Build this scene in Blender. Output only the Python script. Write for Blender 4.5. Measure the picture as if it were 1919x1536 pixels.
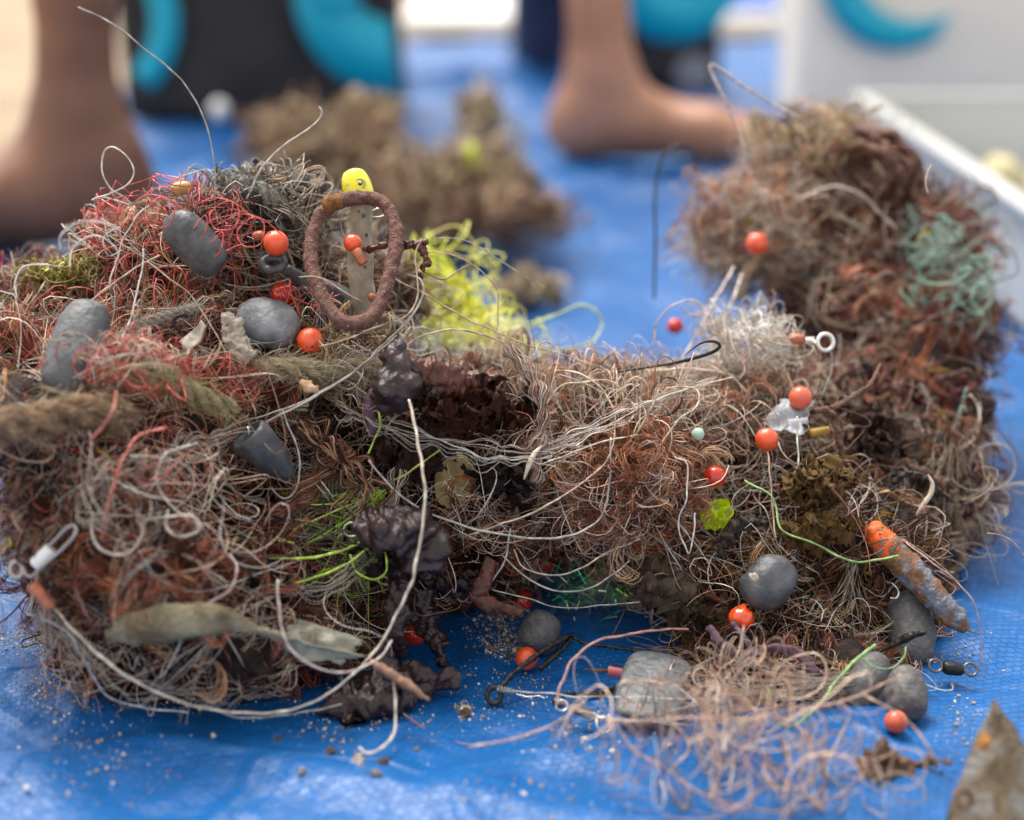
import bpy, bmesh, math, random
import numpy as np
from mathutils import Vector, Matrix

random.seed(7)
for o in list(bpy.data.objects): bpy.data.objects.remove(o)
scene = bpy.context.scene
COL = scene.collection
R = math.radians

# ------------------------------------------------------------------ camera
F = 2954.0; PITCH = R(19.0); CAMH = 0.25
SP, CP = math.sin(PITCH), math.cos(PITCH)
cam = bpy.data.cameras.new('camera'); cam_o = bpy.data.objects.new('camera', cam); COL.objects.link(cam_o)
cam_o.location = (0, 0, CAMH); cam_o.rotation_euler = (R(90) - PITCH, 0, 0)
cam.sensor_width = 36; cam.lens = F / 1919 * 36
cam.clip_start = 0.02; cam.clip_end = 200
cam.dof.use_dof = True; cam.dof.focus_distance = 0.522; cam.dof.aperture_fstop = 4.3; cam.dof.aperture_blades = 9
scene.camera = cam_o
# ------------------------------------------------------------------ light
SUN_EL, SUN_AZ = R(62), R(-28)         # high, from behind the heap and a little to the left
w = bpy.data.worlds.new('World'); scene.world = w; w.use_nodes = True
nt = w.node_tree; bg = nt.nodes['Background']
sky = nt.nodes.new('ShaderNodeTexSky'); sky.sky_type = 'NISHITA'; sky.sun_disc = False
sky.sun_elevation = SUN_EL; sky.sun_rotation = SUN_AZ; sky.air_density = 1.0; sky.dust_density = 3.0; sky.ozone_density = 0.6
hs = nt.nodes.new('ShaderNodeHueSaturation'); hs.inputs['Saturation'].default_value = 0.22   # a white overcast sheet of cloud
wt = nt.nodes.new('ShaderNodeMix'); wt.data_type = 'RGBA'; wt.blend_type = 'MULTIPLY'; wt.inputs[0].default_value = 1; wt.inputs[7].default_value = (1.0, .955, .90, 1)
nt.links.new(sky.outputs[0], hs.inputs['Color']); nt.links.new(hs.outputs[0], wt.inputs[6]); nt.links.new(wt.outputs[2], bg.inputs['Color'])
bg.inputs['Strength'].default_value = 0.15
sun = bpy.data.lights.new('sun', 'SUN'); sun.energy = 1.3; sun.angle = R(25); sun.color = (1, 0.93, 0.82)
sun_o = bpy.data.objects.new('sun', sun); COL.objects.link(sun_o)
_d = Vector((math.sin(SUN_AZ) * math.cos(SUN_EL), math.cos(SUN_AZ) * math.cos(SUN_EL), math.sin(SUN_EL)))
sun_o.rotation_euler = _d.to_track_quat('Z', 'Y').to_euler()
scene.view_settings.view_transform = 'Standard'; scene.view_settings.look = 'None'
scene.view_settings.exposure = 1.27; scene.view_settings.gamma = 1.0

# ------------------------------------------------------------------ placing things
def P(px, py, d):
    """point seen at photo pixel (px, py), d metres in front of the lens"""
    x = (px - 959.5) / F * d; u = (768 - py) / F * d
    return np.array([x, u * SP + d * CP, CAMH + u * CP - d * SP])
def gd(px, py, z=0.0):
    v = (py - 768) / F
    return (CAMH - z) / (SP + v * CP)
def G(px, py, z=0.0):
    return P(px, py, gd(px, py, z))
PXM = F                                     # px * d / F = metres
def path(pts, d=None):
    out = []
    for p in pts:
        if len(p) > 2: d = p[2]
        if d == 'g': out.append(G(p[0], p[1], 0.001 + (p[3] if len(p) > 3 else 0)))
        else: out.append(P(p[0], p[1], d))
    return np.array(out)
def smooth(pts, n):
    """Catmull-Rom through pts, n samples"""
    pts = np.asarray(pts, float); m = len(pts)
    if m == 2: return pts[0] + (pts[1] - pts[0]) * np.linspace(0, 1, n)[:, None]
    ext = np.vstack([2 * pts[0] - pts[1], pts, 2 * pts[-1] - pts[-2]])
    seg = np.r_[0, np.cumsum(np.linalg.norm(np.diff(pts, axis=0), axis=1))]
    s = np.linspace(0, seg[-1], n); i = np.clip(np.searchsorted(seg, s, 'right') - 1, 0, m - 2)
    t = ((s - seg[i]) / np.maximum(seg[i + 1] - seg[i], 1e-9))[:, None]
    p0, p1, p2, p3 = ext[i], ext[i + 1], ext[i + 2], ext[i + 3]
    return 0.5 * (2 * p1 + (p2 - p0) * t + (2 * p0 - 5 * p1 + 4 * p2 - p3) * t**2 + (3 * p1 - p0 - 3 * p2 + p3) * t**3)

# smooth vector noise from random sines
def sines(seed, n=22):
    r = np.random.RandomState(seed); k = r.normal(size=(n, 3)); k /= np.linalg.norm(k, axis=1)[:, None]
    k *= np.exp(r.uniform(-0.5, 0.8, n))[:, None]; ph = r.uniform(0, 6.28, n)
    return k, ph
_S = {}
def noise(p, freq, seed=0):
    if seed not in _S: _S[seed] = sines(seed)
    k, ph = _S[seed]
    return np.sin((np.asarray(p) * freq) @ k.T * 6.28 + ph).sum(-1) / math.sqrt(22)

# ------------------------------------------------------------------ tarpaulin relief
def ridge(x, y, pts, A, wd):
    q = np.array([G(a, b)[:2] for a, b in pts]); q = smooth(np.c_[q, np.zeros(len(q))], 40)[:, :2]
    best = np.full(x.shape, 1e9)
    for a, b in zip(q[:-1], q[1:]):
        ab = b - a; t = np.clip(((x - a[0]) * ab[0] + (y - a[1]) * ab[1]) / (ab @ ab), 0, 1)
        best = np.minimum(best, (x - a[0] - t * ab[0])**2 + (y - a[1] - t * ab[1])**2)
    return A * np.exp(-best / wd**2)
RIDGES = [([(-60, 1500), (150, 1440), (300, 1412), (430, 1425), (550, 1450), (700, 1485), (960, 1525), (1300, 1560)], .0032, .009),
          ([(-80, 1400), (100, 1500), (200, 1600)], .0022, .010),
          ([(600, 1560), (760, 1400), (900, 1340), (1100, 1400)], .0016, .009),
          ([(1500, 1500), (1750, 1250), (1919, 1150), (2100, 1080)], .0025, .014),
          ([(1700, 1500), (1800, 1350), (1960, 1290)], .0018, .008),
          ([(1760, 1120), (1860, 1000), (1990, 930)], .003, .014),
          ([(-100, 1250), (100, 1300), (300, 1370)], .0022, .011),
          ([(860, 1480), (1000, 1420), (1150, 1440), (1250, 1520)], .0015, .007),
          ([(700, 175), (900, 160), (1050, 150), (1300, 165)], .025, .03),
          ([(1020, 330), (1200, 350), (1400, 420)], .006, .03),
          ([(900, 470), (1150, 440), (1300, 520)], .006, .02)]
def tarp_z(x, y):
    x = np.asarray(x, float); y = np.asarray(y, float)
    p = np.stack([x, y, np.zeros_like(x)], -1)
    far = np.clip((y - .6) / .6, 0, 1)
    z = noise(p, 7, 3) * (.0012 + .004 * far) + noise(p, 22, 4) * (.0005 + .001 * far) + noise(p, 60, 5) * .00018
    for r, A, wd in RIDGES: z = z + ridge(x, y, r, A, wd)
    return z

# ------------------------------------------------------------------ materials
MATS = {}
def mat(name, col, rough=.5, metal=0, col2=None, scale=200, bump=0, bscale=400, sss=0, trans=0, spec=.5, detail=4, lo=.4, hi=.65, coat=0, alpha=1, tl=0):
    if name in MATS: return MATS[name]
    m = bpy.data.materials.new(name); m.use_nodes = True; n = m.node_tree; b = n.nodes['Principled BSDF']; L = n.links
    b.inputs['Roughness'].default_value = rough; b.inputs['Metallic'].default_value = metal
    b.inputs['Specular IOR Level'].default_value = spec; b.inputs['Transmission Weight'].default_value = trans
    b.inputs['Coat Weight'].default_value = coat; b.inputs['Alpha'].default_value = alpha
    if sss: b.inputs['Subsurface Weight'].default_value = sss; b.inputs['Subsurface Radius'].default_value = (.004, .0015, .0008)
    tc = n.nodes.new('ShaderNodeTexCoord')
    if col == 'tint':
        a = n.nodes.new('ShaderNodeAttribute'); a.attribute_name = 'tint'; src = a.outputs['Color']
    else: src = None; b.inputs['Base Color'].default_value = (*col, 1)
    if col2 is not None or col == 'tint':
        t = n.nodes.new('ShaderNodeTexNoise'); t.inputs['Scale'].default_value = scale; t.inputs['Detail'].default_value = detail
        L.new(tc.outputs['Object'], t.inputs['Vector'])
        mr = n.nodes.new('ShaderNodeMapRange'); mr.inputs[1].default_value = lo; mr.inputs[2].default_value = hi
        L.new(t.outputs['Fac'], mr.inputs[0])
        mx = n.nodes.new('ShaderNodeMix'); mx.data_type = 'RGBA'
        L.new(mr.outputs[0], mx.inputs[0])
        if col == 'tint':
            hsn = n.nodes.new('ShaderNodeHueSaturation'); hsn.inputs['Value'].default_value = 1.45; hsn.inputs['Saturation'].default_value = .8
            L.new(src, hsn.inputs['Color']); L.new(src, mx.inputs[6]); L.new(hsn.outputs[0], mx.inputs[7])
        else:
            mx.inputs[6].default_value = (*col, 1); mx.inputs[7].default_value = (*col2, 1)
        L.new(mx.outputs[2], b.inputs['Base Color']); src = mx.outputs[2]
    if bump:
        t2 = n.nodes.new('ShaderNodeTexNoise'); t2.inputs['Scale'].default_value = bscale; t2.inputs['Detail'].default_value = 5
        L.new(tc.outputs['Object'], t2.inputs['Vector'])
        bp = n.nodes.new('ShaderNodeBump'); bp.inputs['Strength'].default_value = min(bump, 1); bp.inputs['Distance'].default_value = .0006 * max(1, bump)
        L.new(t2.outputs['Fac'], bp.inputs['Height']); L.new(bp.outputs[0], b.inputs['Normal'])
    if tl:
        tr = n.nodes.new('ShaderNodeBsdfTranslucent'); ms = n.nodes.new('ShaderNodeMixShader'); ms.inputs[0].default_value = tl
        if src is not None: L.new(src, tr.inputs[0])
        else: tr.inputs[0].default_value = (*col, 1)
        L.new(b.outputs[0], ms.inputs[1]); L.new(tr.outputs[0], ms.inputs[2])
        L.new(ms.outputs[0], n.nodes['Material Output'].inputs[0])
    MATS[name] = m; return m
M_line = mat('fishing_line', 'tint', .25, scale=500, tl=.2, spec=.6)
M_fib = mat('weed_fibre', 'tint', .6, scale=300, tl=.12, spec=.3)
M_core = mat('matted_weed_gap_shade', (.009, .005, .004), .85, col2=(.055, .024, .014), scale=260, bump=2.5, bscale=700, detail=8, lo=.45, hi=.7)  # weed core coloured near-black, so its colour supplies the shade in strand gaps
M_orange = mat('orange_bead', (.90, .095, .012), .12, col2=(.62, .06, .012), scale=330, lo=.5, hi=.72, sss=.35, coat=.8, spec=.6, bump=.25, bscale=500)
M_lead = mat('lead', (.075, .080, .090), .5, metal=.1, col2=(.125, .13, .142), scale=110, bump=.9, bscale=420, detail=9, lo=.45, hi=.6)
M_lead2 = mat('lead_sandy', (.095, .095, .096), .55, metal=.1, col2=(.17, .165, .15), scale=600, bump=.7, bscale=900, detail=8, lo=.45, hi=.75)
M_darklead = mat('lead_dark', (.045, .047, .052), .42, metal=.1, col2=(.085, .088, .098), scale=220, bump=.5, bscale=600)
M_rust = mat('rusty_brown_coat', (.115, .048, .036), .75, col2=(.20, .095, .075), scale=450, bump=1.6, bscale=1400, detail=8)
M_steel = mat('bright_wire', (.62, .60, .57), .25, metal=.9, col2=(.35, .31, .27), scale=400)
M_black = mat('black_wire', (.012, .012, .013), .3, metal=.3, col2=(.045, .03, .022), scale=300, bump=.8, bscale=800, lo=.5, hi=.7)
M_copper = mat('copper_crimp', (.50, .16, .085), .45, metal=.35, col2=(.33, .13, .08), scale=500, bump=.6, bscale=900)
M_weeddark = mat('wet_dark_seaweed', (.016, .007, .008), .27, col2=(.042, .018, .020), scale=220, bump=1.6, bscale=500, spec=.5, detail=10)
M_weedred = mat('red_brown_seaweed', (.075, .020, .012), .3, col2=(.16, .050, .024), scale=160, bump=1.5, bscale=400, tl=.15)
M_weedolive = mat('olive_seaweed', (.32, .18, .045), .45, col2=(.18, .10, .035), scale=260, bump=.9, bscale=500, tl=.25)
M_purple = mat('purple_seaweed', (.065, .025, .045), .45, col2=(.13, .06, .08), scale=300, bump=1.2, bscale=700)
M_rope = mat('olive_rope', (.22, .18, .10), .9, col2=(.35, .30, .19), scale=500, bump=1.2, bscale=1500, detail=8)
M_tan = mat('tan_rope', (.26, .165, .095), .95, col2=(.13, .08, .045), scale=220, bump=1.8, bscale=900, detail=8)
M_bone = mat('weathered_stick', (.40, .34, .26), .8, col2=(.22, .18, .13), scale=160, bump=.8, bscale=700, detail=6)
M_yellow = mat('yellow_paint', (.90, .80, .02), .25, coat=.5, col2=(.55, .50, .12), scale=330, lo=.60, hi=.68)
M_white = mat('white_plastic', (.80, .80, .78), .35)
M_twig = mat('brown_twig', (.17, .085, .05), .7, col2=(.07, .035, .022), scale=300, bump=1.5, bscale=900)
M_pale = mat('pale_coral', (.55, .49, .40), .9, col2=(.36, .31, .25), scale=400, bump=2, bscale=1000)
M_shell = mat('shell', (.70, .64, .54), .5, col2=(.45, .38, .30), scale=500)

# ------------------------------------------------------------------ object helpers
def link(o, parent=None):
    COL.objects.link(o)
    if parent is not None: o.parent = parent
    return o
def tag(o, label=None, cat=None, group=None, kind=None):
    if label: o['label'] = label
    if cat: o['category'] = cat
    if group: o['group'] = group
    if kind: o['kind'] = kind
    return o
def thing(name, label, cat, loc, group=None):
    o = bpy.data.objects.new(name, None); o.empty_display_size = .01; o.location = Vector(loc); link(o)
    return tag(o, label, cat, group)
def mesh_obj(name, V, Fc, m, parent=None, tint=None, smooth_shade=True, quads=None):
    """V (n,3) array in world metres, Fc (k,3|4) int array; origin goes to the centre of the mesh"""
    V = np.asarray(V, float); c = (V.min(0) + V.max(0)) / 2 if parent is None else np.array(parent_loc(parent))
    me = bpy.data.meshes.new(name)
    if isinstance(Fc, np.ndarray):
        k, s = Fc.shape
        me.vertices.add(len(V)); me.vertices.foreach_set('co', (V - c).astype(np.float32).ravel())
        me.loops.add(k * s); me.loops.foreach_set('vertex_index', Fc.astype(np.int32).ravel())
        me.polygons.add(k); me.polygons.foreach_set('loop_start', np.arange(0, k * s, s, dtype=np.int32))
        me.polygons.foreach_set('loop_total', np.full(k, s, dtype=np.int32))
    else:
        me.from_pydata((V - c).tolist(), [], Fc)
    me.update(calc_edges=True)
    me.polygons.foreach_set('use_smooth', np.full(len(me.polygons), smooth_shade))
    if tint is not None:
        a = me.color_attributes.new('tint', 'FLOAT_COLOR', 'POINT')
        a.data.foreach_set('color', np.c_[tint, np.ones(len(tint))].astype(np.float32).ravel())
    me.materials.append(m)
    o = bpy.data.objects.new(name, me); link(o, parent)
    if parent is None: o.location = Vector(c)
    return o
def parent_loc(p):
    l = Vector((0, 0, 0))
    while p is not None: l += p.location; p = p.parent
    return l

def frames(C):
    """C (N,K,3) -> tangent, two normals (parallel-ish transport)"""
    T = np.gradient(C, axis=1); T /= np.linalg.norm(T, axis=2, keepdims=True) + 1e-12
    ref = np.zeros_like(T[:, 0]); i = np.argmin(np.abs(T[:, 0]), axis=1); ref[np.arange(len(ref)), i] = 1
    U = np.zeros_like(T)
    u = np.cross(T[:, 0], ref)
    for k in range(C.shape[1]):
        u = u - (u * T[:, k]).sum(1, keepdims=True) * T[:, k]
        u /= np.linalg.norm(u, axis=1, keepdims=True) + 1e-12
        U[:, k] = u
    return T, U, np.cross(T, U)
def tubes(C, rad, sides=3):
    """C (N,K,3), rad (N,K) -> V, F for N open tubes"""
    N, K, _ = C.shape; T, U, Wv = frames(C)
    a = np.arange(sides) / sides * 2 * np.pi
    V = C[:, :, None] + rad[:, :, None, None] * (np.cos(a)[None, None, :, None] * U[:, :, None] + np.sin(a)[None, None, :, None] * Wv[:, :, None])
    idx = np.arange(N * K * sides).reshape(N, K, sides)
    b = np.roll(idx, -1, axis=2)
    Fq = np.stack([idx[:, :-1], b[:, :-1], b[:, 1:], idx[:, 1:]], -1).reshape(-1, 4)
    return V.reshape(-1, 3), Fq
def tube_geo(C, rad, sides=12, closed=False, amp=0, freq=200, seed=1, squash=1, up=None, twist=0):
    """one tube along C (K,3) with radii rad, capped; noise displacement along the normal"""
    C = np.asarray(C, float); K = len(C); rad = np.broadcast_to(np.asarray(rad, float), (K,)).copy()
    if closed:
        Cc = np.vstack([C[-1:], C, C[:1]]); T = (Cc[2:] - Cc[:-2]); T /= np.linalg.norm(T, axis=1)[:, None]
        c0 = C.mean(0); nrm = np.cross(C[0] - c0, C[K // 4] - c0); nrm /= np.linalg.norm(nrm)
        U = np.tile(nrm, (K, 1)); U -= (U * T).sum(1)[:, None] * T; U /= np.linalg.norm(U, axis=1)[:, None]; Wv = np.cross(T, U)
    else:
        T, U, Wv = [q[0] for q in frames(C[None])]
        if up is not None:
            U = np.tile(np.asarray(up, float), (K, 1)); U -= (U * T).sum(1)[:, None] * T; U /= np.linalg.norm(U, axis=1)[:, None] + 1e-12; Wv = np.cross(T, U)
    a = np.arange(sides) / sides * 2 * np.pi
    D = squash * np.cos(a)[None, :, None] * U[:, None] + np.sin(a)[None, :, None] * Wv[:, None]
    V = C[:, None] + rad[:, None, None] * D
    if amp:
        n = noise(V, freq, seed) + .4 * noise(V, freq * 2.7, seed + 50)
        V = V + D * (amp * n * np.minimum(1, rad[:, None] / (rad.max() * .5)))[:, :, None]
    idx = np.arange(K * sides).reshape(K, sides); b = np.roll(idx, -1, 1)
    if closed: nx, bn = np.roll(idx, -1, 0), np.roll(b, -1, 0); Fq = np.stack([idx, b, bn, nx], -1).reshape(-1, 4).tolist()
    else:
        Fq = np.stack([idx[:-1], b[:-1], b[1:], idx[1:]], -1).reshape(-1, 4).tolist()
        Fq += [idx[0][::-1].tolist(), idx[-1].tolist()]
    return V.reshape(-1, 3), Fq
def lathe(name, m, A, B, prof, r, parent=None, sides=32, amp=0, freq=200):
    """turned solid about the axis A-B, fixed frame, so hollows are allowed"""
    T = (B - A) / np.linalg.norm(B - A); U = np.cross(T, [0, 0, 1.]); U /= np.linalg.norm(U); W = np.cross(T, U)
    a = np.arange(sides) / sides * 2 * np.pi; D = np.cos(a)[:, None] * U + np.sin(a)[:, None] * W
    V = np.array([A + (B - A) * t + D * q * r for t, q in prof]); K = len(prof)
    if amp: V = V + D[None] * (noise(V, freq, 7) * amp)[:, :, None]
    idx = np.arange(K * sides).reshape(K, sides); b = np.roll(idx, -1, 1)
    Fq = np.stack([idx[:-1], b[:-1], b[1:], idx[1:]], -1).reshape(-1, 4).tolist() + [idx[0][::-1].tolist(), idx[-1].tolist()]
    return mesh_obj(name, V.reshape(-1, 3), Fq, m, parent)
def join(parts):
    Vs, Fs, off = [], [], 0
    for V, Fc in parts:
        Vs.append(V); Fs += [[i + off for i in f] for f in (Fc.tolist() if isinstance(Fc, np.ndarray) else Fc)]; off += len(V)
    return np.vstack(Vs), Fs
def tube(name, m, C, rad, parent=None, tint=None, **k):
    V, Fc = tube_geo(C, rad, **k)
    return mesh_obj(name, V, Fc, m, parent, tint=None if tint is None else np.tile(tint, (len(V), 1)))
def egg(P0, P1, r, K=22, power=2.0, skew=0.0):
    """path and radii of an egg-like solid from P0 to P1"""
    t = .5 - .5 * np.cos(np.linspace(0, np.pi, K)); s = 2 * t - 1
    rad = r * (1 - np.abs(s)**power)**(1 / power) * (1 + skew * s)
    rad[0] = rad[-1] = r * .02
    return P0 + (P1 - P0) * t[:, None], rad
def ell(t0=0, t1=1, n=30): return np.linspace(t0, t1, n)
def circle(c, r, ax, n=28, r2=None, a0=0, a1=2 * np.pi, closed=True, xdir=None):
    ax = np.asarray(ax, float); ax /= np.linalg.norm(ax)
    x = np.asarray(xdir if xdir is not None else ([1, 0, 0] if abs(ax[0]) < .8 else [0, 1, 0]), float)
    x -= x @ ax * ax; x /= np.linalg.norm(x); y = np.cross(ax, x)
    a = np.linspace(a0, a1, n, endpoint=not closed)[:, None]
    return np.asarray(c) + r * np.cos(a) * x + (r2 or r) * np.sin(a) * y
VIEW = np.array([0, -CP, SP])     # towards the lens
rng = np.random.RandomState(11)

# ------------------------------------------------------------------ strand clumps
PAL = {
 'weed':   [((.045, .015, .010), 3), ((.16, .048, .024), 4), ((.31, .105, .050), 3), ((.46, .28, .16), .8)],
 'weedlt': [((.12, .045, .026), 2), ((.30, .13, .075), 3), ((.44, .23, .135), 4), ((.58, .40, .26), 2)],
 'weeddk': [((.020, .009, .008), 3), ((.055, .020, .015), 4), ((.13, .045, .026), 2.5), ((.26, .14, .08), .8)],
 'weedgr': [((.045, .024, .014), 4), ((.17, .088, .044), 4), ((.33, .21, .115), 2.4), ((.52, .42, .28), .7)],
 'plum':   [((.040, .013, .014), 4), ((.16, .048, .038), 4), ((.32, .13, .085), 3), ((.44, .26, .17), 1.5)],
 'stray':  [((.50, .38, .28), 4), ((.34, .20, .14), 4), ((.50, .50, .48), 2), ((.50, .10, .06), .6)],
 'line':   [((.54, .42, .31), 4), ((.40, .26, .18), 3), ((.64, .56, .46), 2), ((.44, .44, .42), 1)],
 'pinkln': [((.46, .27, .20), 4), ((.52, .38, .31), 3), ((.30, .17, .14), 2), ((.55, .47, .42), 1)],
 'grey':   [((.46, .35, .24), 4), ((.56, .49, .40), 2), ((.27, .25, .22), 2)],
 'white':  [((.70, .66, .58), 4), ((.58, .50, .42), 2), ((.75, .75, .72), 1)],
 'red':    [((.55, .050, .035), 4), ((.62, .10, .07), 2), ((.35, .03, .025), 2)],
 'lime':   [((.42, .66, .02), 4), ((.55, .75, .05), 3), ((.30, .50, .02), 2)],
 'yellow': [((.95, .86, .02), 4), ((.95, .92, .15), 3), ((.70, .74, .04), 1)],
 'mint':   [((.30, .52, .42), 4), ((.42, .62, .52), 2), ((.25, .42, .38), 1)],
 'twine':  [((.14, .135, .12), 4), ((.24, .22, .19), 3), ((.04, .042, .045), 4)],
 'tan':    [((.42, .34, .22), 4), ((.52, .43, .30), 2), ((.28, .21, .12), 2)],
 'moss':   [((.30, .27, .09), 4), ((.18, .15, .06), 3), ((.42, .38, .16), 2)],
 'olive':  [((.20, .12, .035), 4), ((.12, .065, .025), 3), ((.30, .20, .07), 1)],
 'scrap':  [((.05, .022, .018), 4), ((.12, .055, .03), 2), ((.26, .18, .10), 1.5), ((.42, .36, .27), .8), ((.60, .05, .02), .25), ((.45, .35, .05), .25)],
 'pink':   [((.46, .29, .19), 4), ((.54, .41, .31), 3), ((.28, .14, .11), 1)], 'stem': [((.035, .014, .014), 4), ((.085, .030, .022), 3), ((.16, .07, .035), 1.5)],
 'far': [((.16, .085, .05), 3), ((.30, .20, .12), 3), ((.07, .035, .025), 2)], 'fartan': [((.42, .34, .22), 3), ((.30, .23, .15), 3), ((.16, .11, .07), 1)],
}
#          length  K   r_min  r_max  curl radius      wander  shell
STY = {
 'weed':   (.024, 12, .00008, .00019, .0025, .014, .6, .80, 1.12),
 'weedlt': (.028, 13, .00008, .00019, .0030, .016, .5, .80, 1.15),
 'weeddk': (.022, 11, .00010, .00028, .0030, .012, .6, .80, 1.08),
 'weedgr': (.028, 12, .00008, .00019, .0030, .020, .5, .80, 1.12),
 'plum':   (.024, 12, .00013, .00042, .0025, .012, .7, .80, 1.12),
 'stray':  (.055, 30, .00008, .00018, .0070, .045, .2, 1.0, 1.42),
 'line':   (.085, 38, .00011, .00024, .0060, .035, .22, .97, 1.14),
 'pinkln': (.060, 30, .00012, .00023, .0045, .022, .3, .93, 1.14),
 'grey':   (.080, 36, .00012, .00024, .0060, .035, .22, .96, 1.14),
 'white':  (.055, 32, .00013, .00026, .0045, .016, .3, .60, 1.10),
 'red':    (.060, 30, .00013, .00023, .0040, .022, .3, .97, 1.12),
 'lime':   (.050, 28, .00013, .00024, .0080, .030, .2, .70, 1.10),
 'yellow': (.060, 28, .00018, .00042, .0050, .020, .3, .60, 1.10),
 'mint':   (.040, 22, .00014, .00034, .0040, .014, .4, .80, 1.15),
 'twine':  (.022, 18, .00018, .00042, .0020, .008, .5, .85, 1.12),
 'tan':    (.024, 13, .00012, .00028, .0025, .014, .5, .80, 1.12),
 'scrap':  (.008, 7, .00025, .00080, .0030, .012, .6, .94, 1.10),
 'moss':   (.010, 9, .00015, .00035, .0012, .004, .9, .90, 1.25),
 'olive':  (.014, 11, .00012, .00030, .0020, .007, .8, .85, 1.15),
 'pink':   (.060, 30, .00014, .00034, .0060, .030, .35, .50, 1.05),
 'stem':   (.035, 18, .00022, .00065, .0060, .030, .5, .97, 1.16),
 'far':    (.060, 12, .00050, .00140, .0080, .040, .5, .60, 1.20),
 'fartan': (.060, 12, .00050, .00140, .0080, .040, .5, .60, 1.20),
}
def grow(style, clump, n, frontbias=.75):
    """n strands winding round the shell of one clump; returns (C, rad, tint)"""
    px, py, d, rx, ry, rd = clump[:6]
    L, K, r0, r1, c0, c1, wan, lo, hi = STY[style]
    c = P(px, py, d); ax = np.array([rx * d / F, rd, ry * d / F])       # semi-axes along x, view depth, view up
    B = np.array([[1, 0, 0], [0, CP, -SP], [0, SP, CP]]).T             # columns: right, forward, up
    u = rng.normal(size=(n * 3, 3)); u /= np.linalg.norm(u, axis=1)[:, None]
    g = LOCK.get(style, 1); nm = max(1, n // g)
    keep = (u[:, 1] < .25) | (rng.rand(len(u)) > frontbias); u = u[keep]
    hol = noise((u * ax) @ B.T + c, 26, 77) + .6 * noise((u * ax) @ B.T + c, 60, 79)
    u = u[rng.rand(len(u)) < np.clip(.55 + .55 * hol, .04 if g > 1 else .5, 1)][:nm]; n = len(u)
    rho = rng.uniform(lo, hi, n)[:, None]
    q = u * rho                                                         # unit-sphere coordinates
    t = rng.normal(size=(n, 3)); t -= (t * u).sum(1)[:, None] * u * .8; t /= np.linalg.norm(t, axis=1)[:, None]
    wv = rng.normal(size=(n, 3)) + 1.4 * u; wv /= np.linalg.norm(wv, axis=1)[:, None]
    kap = 1 / np.exp(rng.uniform(math.log(c0), math.log(c1), n))
    Ls = L * rng.uniform(.5, 1.5, n); st = Ls / K
    C = np.zeros((n, K + 1, 3)); p = q * ax                            # local metric coords
    hl, ll = hi + .04, lo - .1
    for k in range(K + 1):
        C[:, k] = p
        wv = wv + rng.normal(size=(n, 3)) * wan * .5; wv /= np.linalg.norm(wv, axis=1)[:, None]
        t = t + np.cross(wv, t) * (kap * st)[:, None]
        s = p / ax; sl = np.linalg.norm(s, axis=1) / (1 + .24 * (noise(p @ B.T + c, 28, 70) + .6 * noise(p @ B.T + c, 75, 71))); nr = s / ax; nr /= np.linalg.norm(nr, axis=1)[:, None] + 1e-9
        t -= nr * (np.clip(sl - hl, 0, 1) * 3.0 * np.minimum(1, st / .002))[:, None]
        t += nr * (np.clip(ll - sl, 0, 1) * 3.0 * np.minimum(1, st / .002))[:, None]
        t /= np.linalg.norm(t, axis=1)[:, None]
        p = p + t * st[:, None]
    if g > 1:        # each leader becomes a lock of g fibres lying side by side
        s_ = np.linspace(0, 1, K + 1)[None, None, :, None]
        off = rng.normal(size=(n, g, 1, 3)) * .0007; of2 = rng.normal(size=(n, g, 1, 3)) * .0013; ph = rng.uniform(0, 6.28, (n, g, 1, 1))
        C = (C[:, None] + off + of2 * (s_ - .4) + rng.normal(size=(n, g, 1, 3)) * .0003 * np.sin(s_ * rng.uniform(4, 14, (n, g, 1, 1)) + ph)).reshape(n * g, K + 1, 3)
    Wd = C @ B.T + c; ng = n; n = n * g
    Wd[..., 2] = np.maximum(Wd[..., 2], .0012 + rng.rand(n)[:, None] * .003)
    pal = PAL[style]; wts = np.array([b for _, b in pal], float); wts /= wts.sum()
    if g > 1: q_ = np.repeat(np.clip(.5 + .26 * noise(Wd[::g, 0], 24, 78) + rng.normal(0, .16, ng), 0, .999), g); ci = np.minimum(np.searchsorted(np.cumsum(wts), q_), len(pal) - 1)
    else: ci = rng.choice(len(pal), n, p=wts)
    col = np.array([a for a, _ in pal])[ci] * np.exp(rng.normal(0, .30, n))[:, None]
    r = np.exp(rng.uniform(math.log(r0), math.log(r1), n))[:, None] * np.ones(K + 1)
    r[:, -1] *= .4
    if style == 'scrap': r *= np.sin(np.linspace(.25, 2.9, K + 1))
    if style == 'stem': r = r * (1 - .7 * np.linspace(0, 1, K + 1))
    g_ = col.mean(1, keepdims=True); col = g_ + (1.0 if style in LINES else 1.28) * (col - g_)      # wet weed is strongly coloured
    return Wd, r, np.clip(col, .002, .9)
PART = {'stray': 'stray_line_ends', 'stem': 'seaweed_stems', 'far': 'weed_strands', 'fartan': 'tan_strands', 'weed': 'weed_fibres', 'weedlt': 'pale_weed_fibres', 'weeddk': 'dark_weed_fibres', 'weedgr': 'dry_weed_fibres', 'plum': 'plum_weed_fibres',
        'line': 'line_loops', 'pinkln': 'line_loops', 'grey': 'grey_line_loops', 'white': 'white_line_loops', 'red': 'red_thread', 'lime': 'lime_line',
        'yellow': 'yellow_strands', 'mint': 'mint_strands', 'twine': 'frayed_twine', 'tan': 'tan_fibres', 'scrap': 'weed_scraps', 'moss': 'moss_tufts', 'olive': 'olive_fibres', 'pink': 'pink_line_loops'}
LINES = {'stray', 'line', 'pinkln', 'grey', 'white', 'red', 'lime', 'yellow', 'mint', 'pink'}
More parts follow.
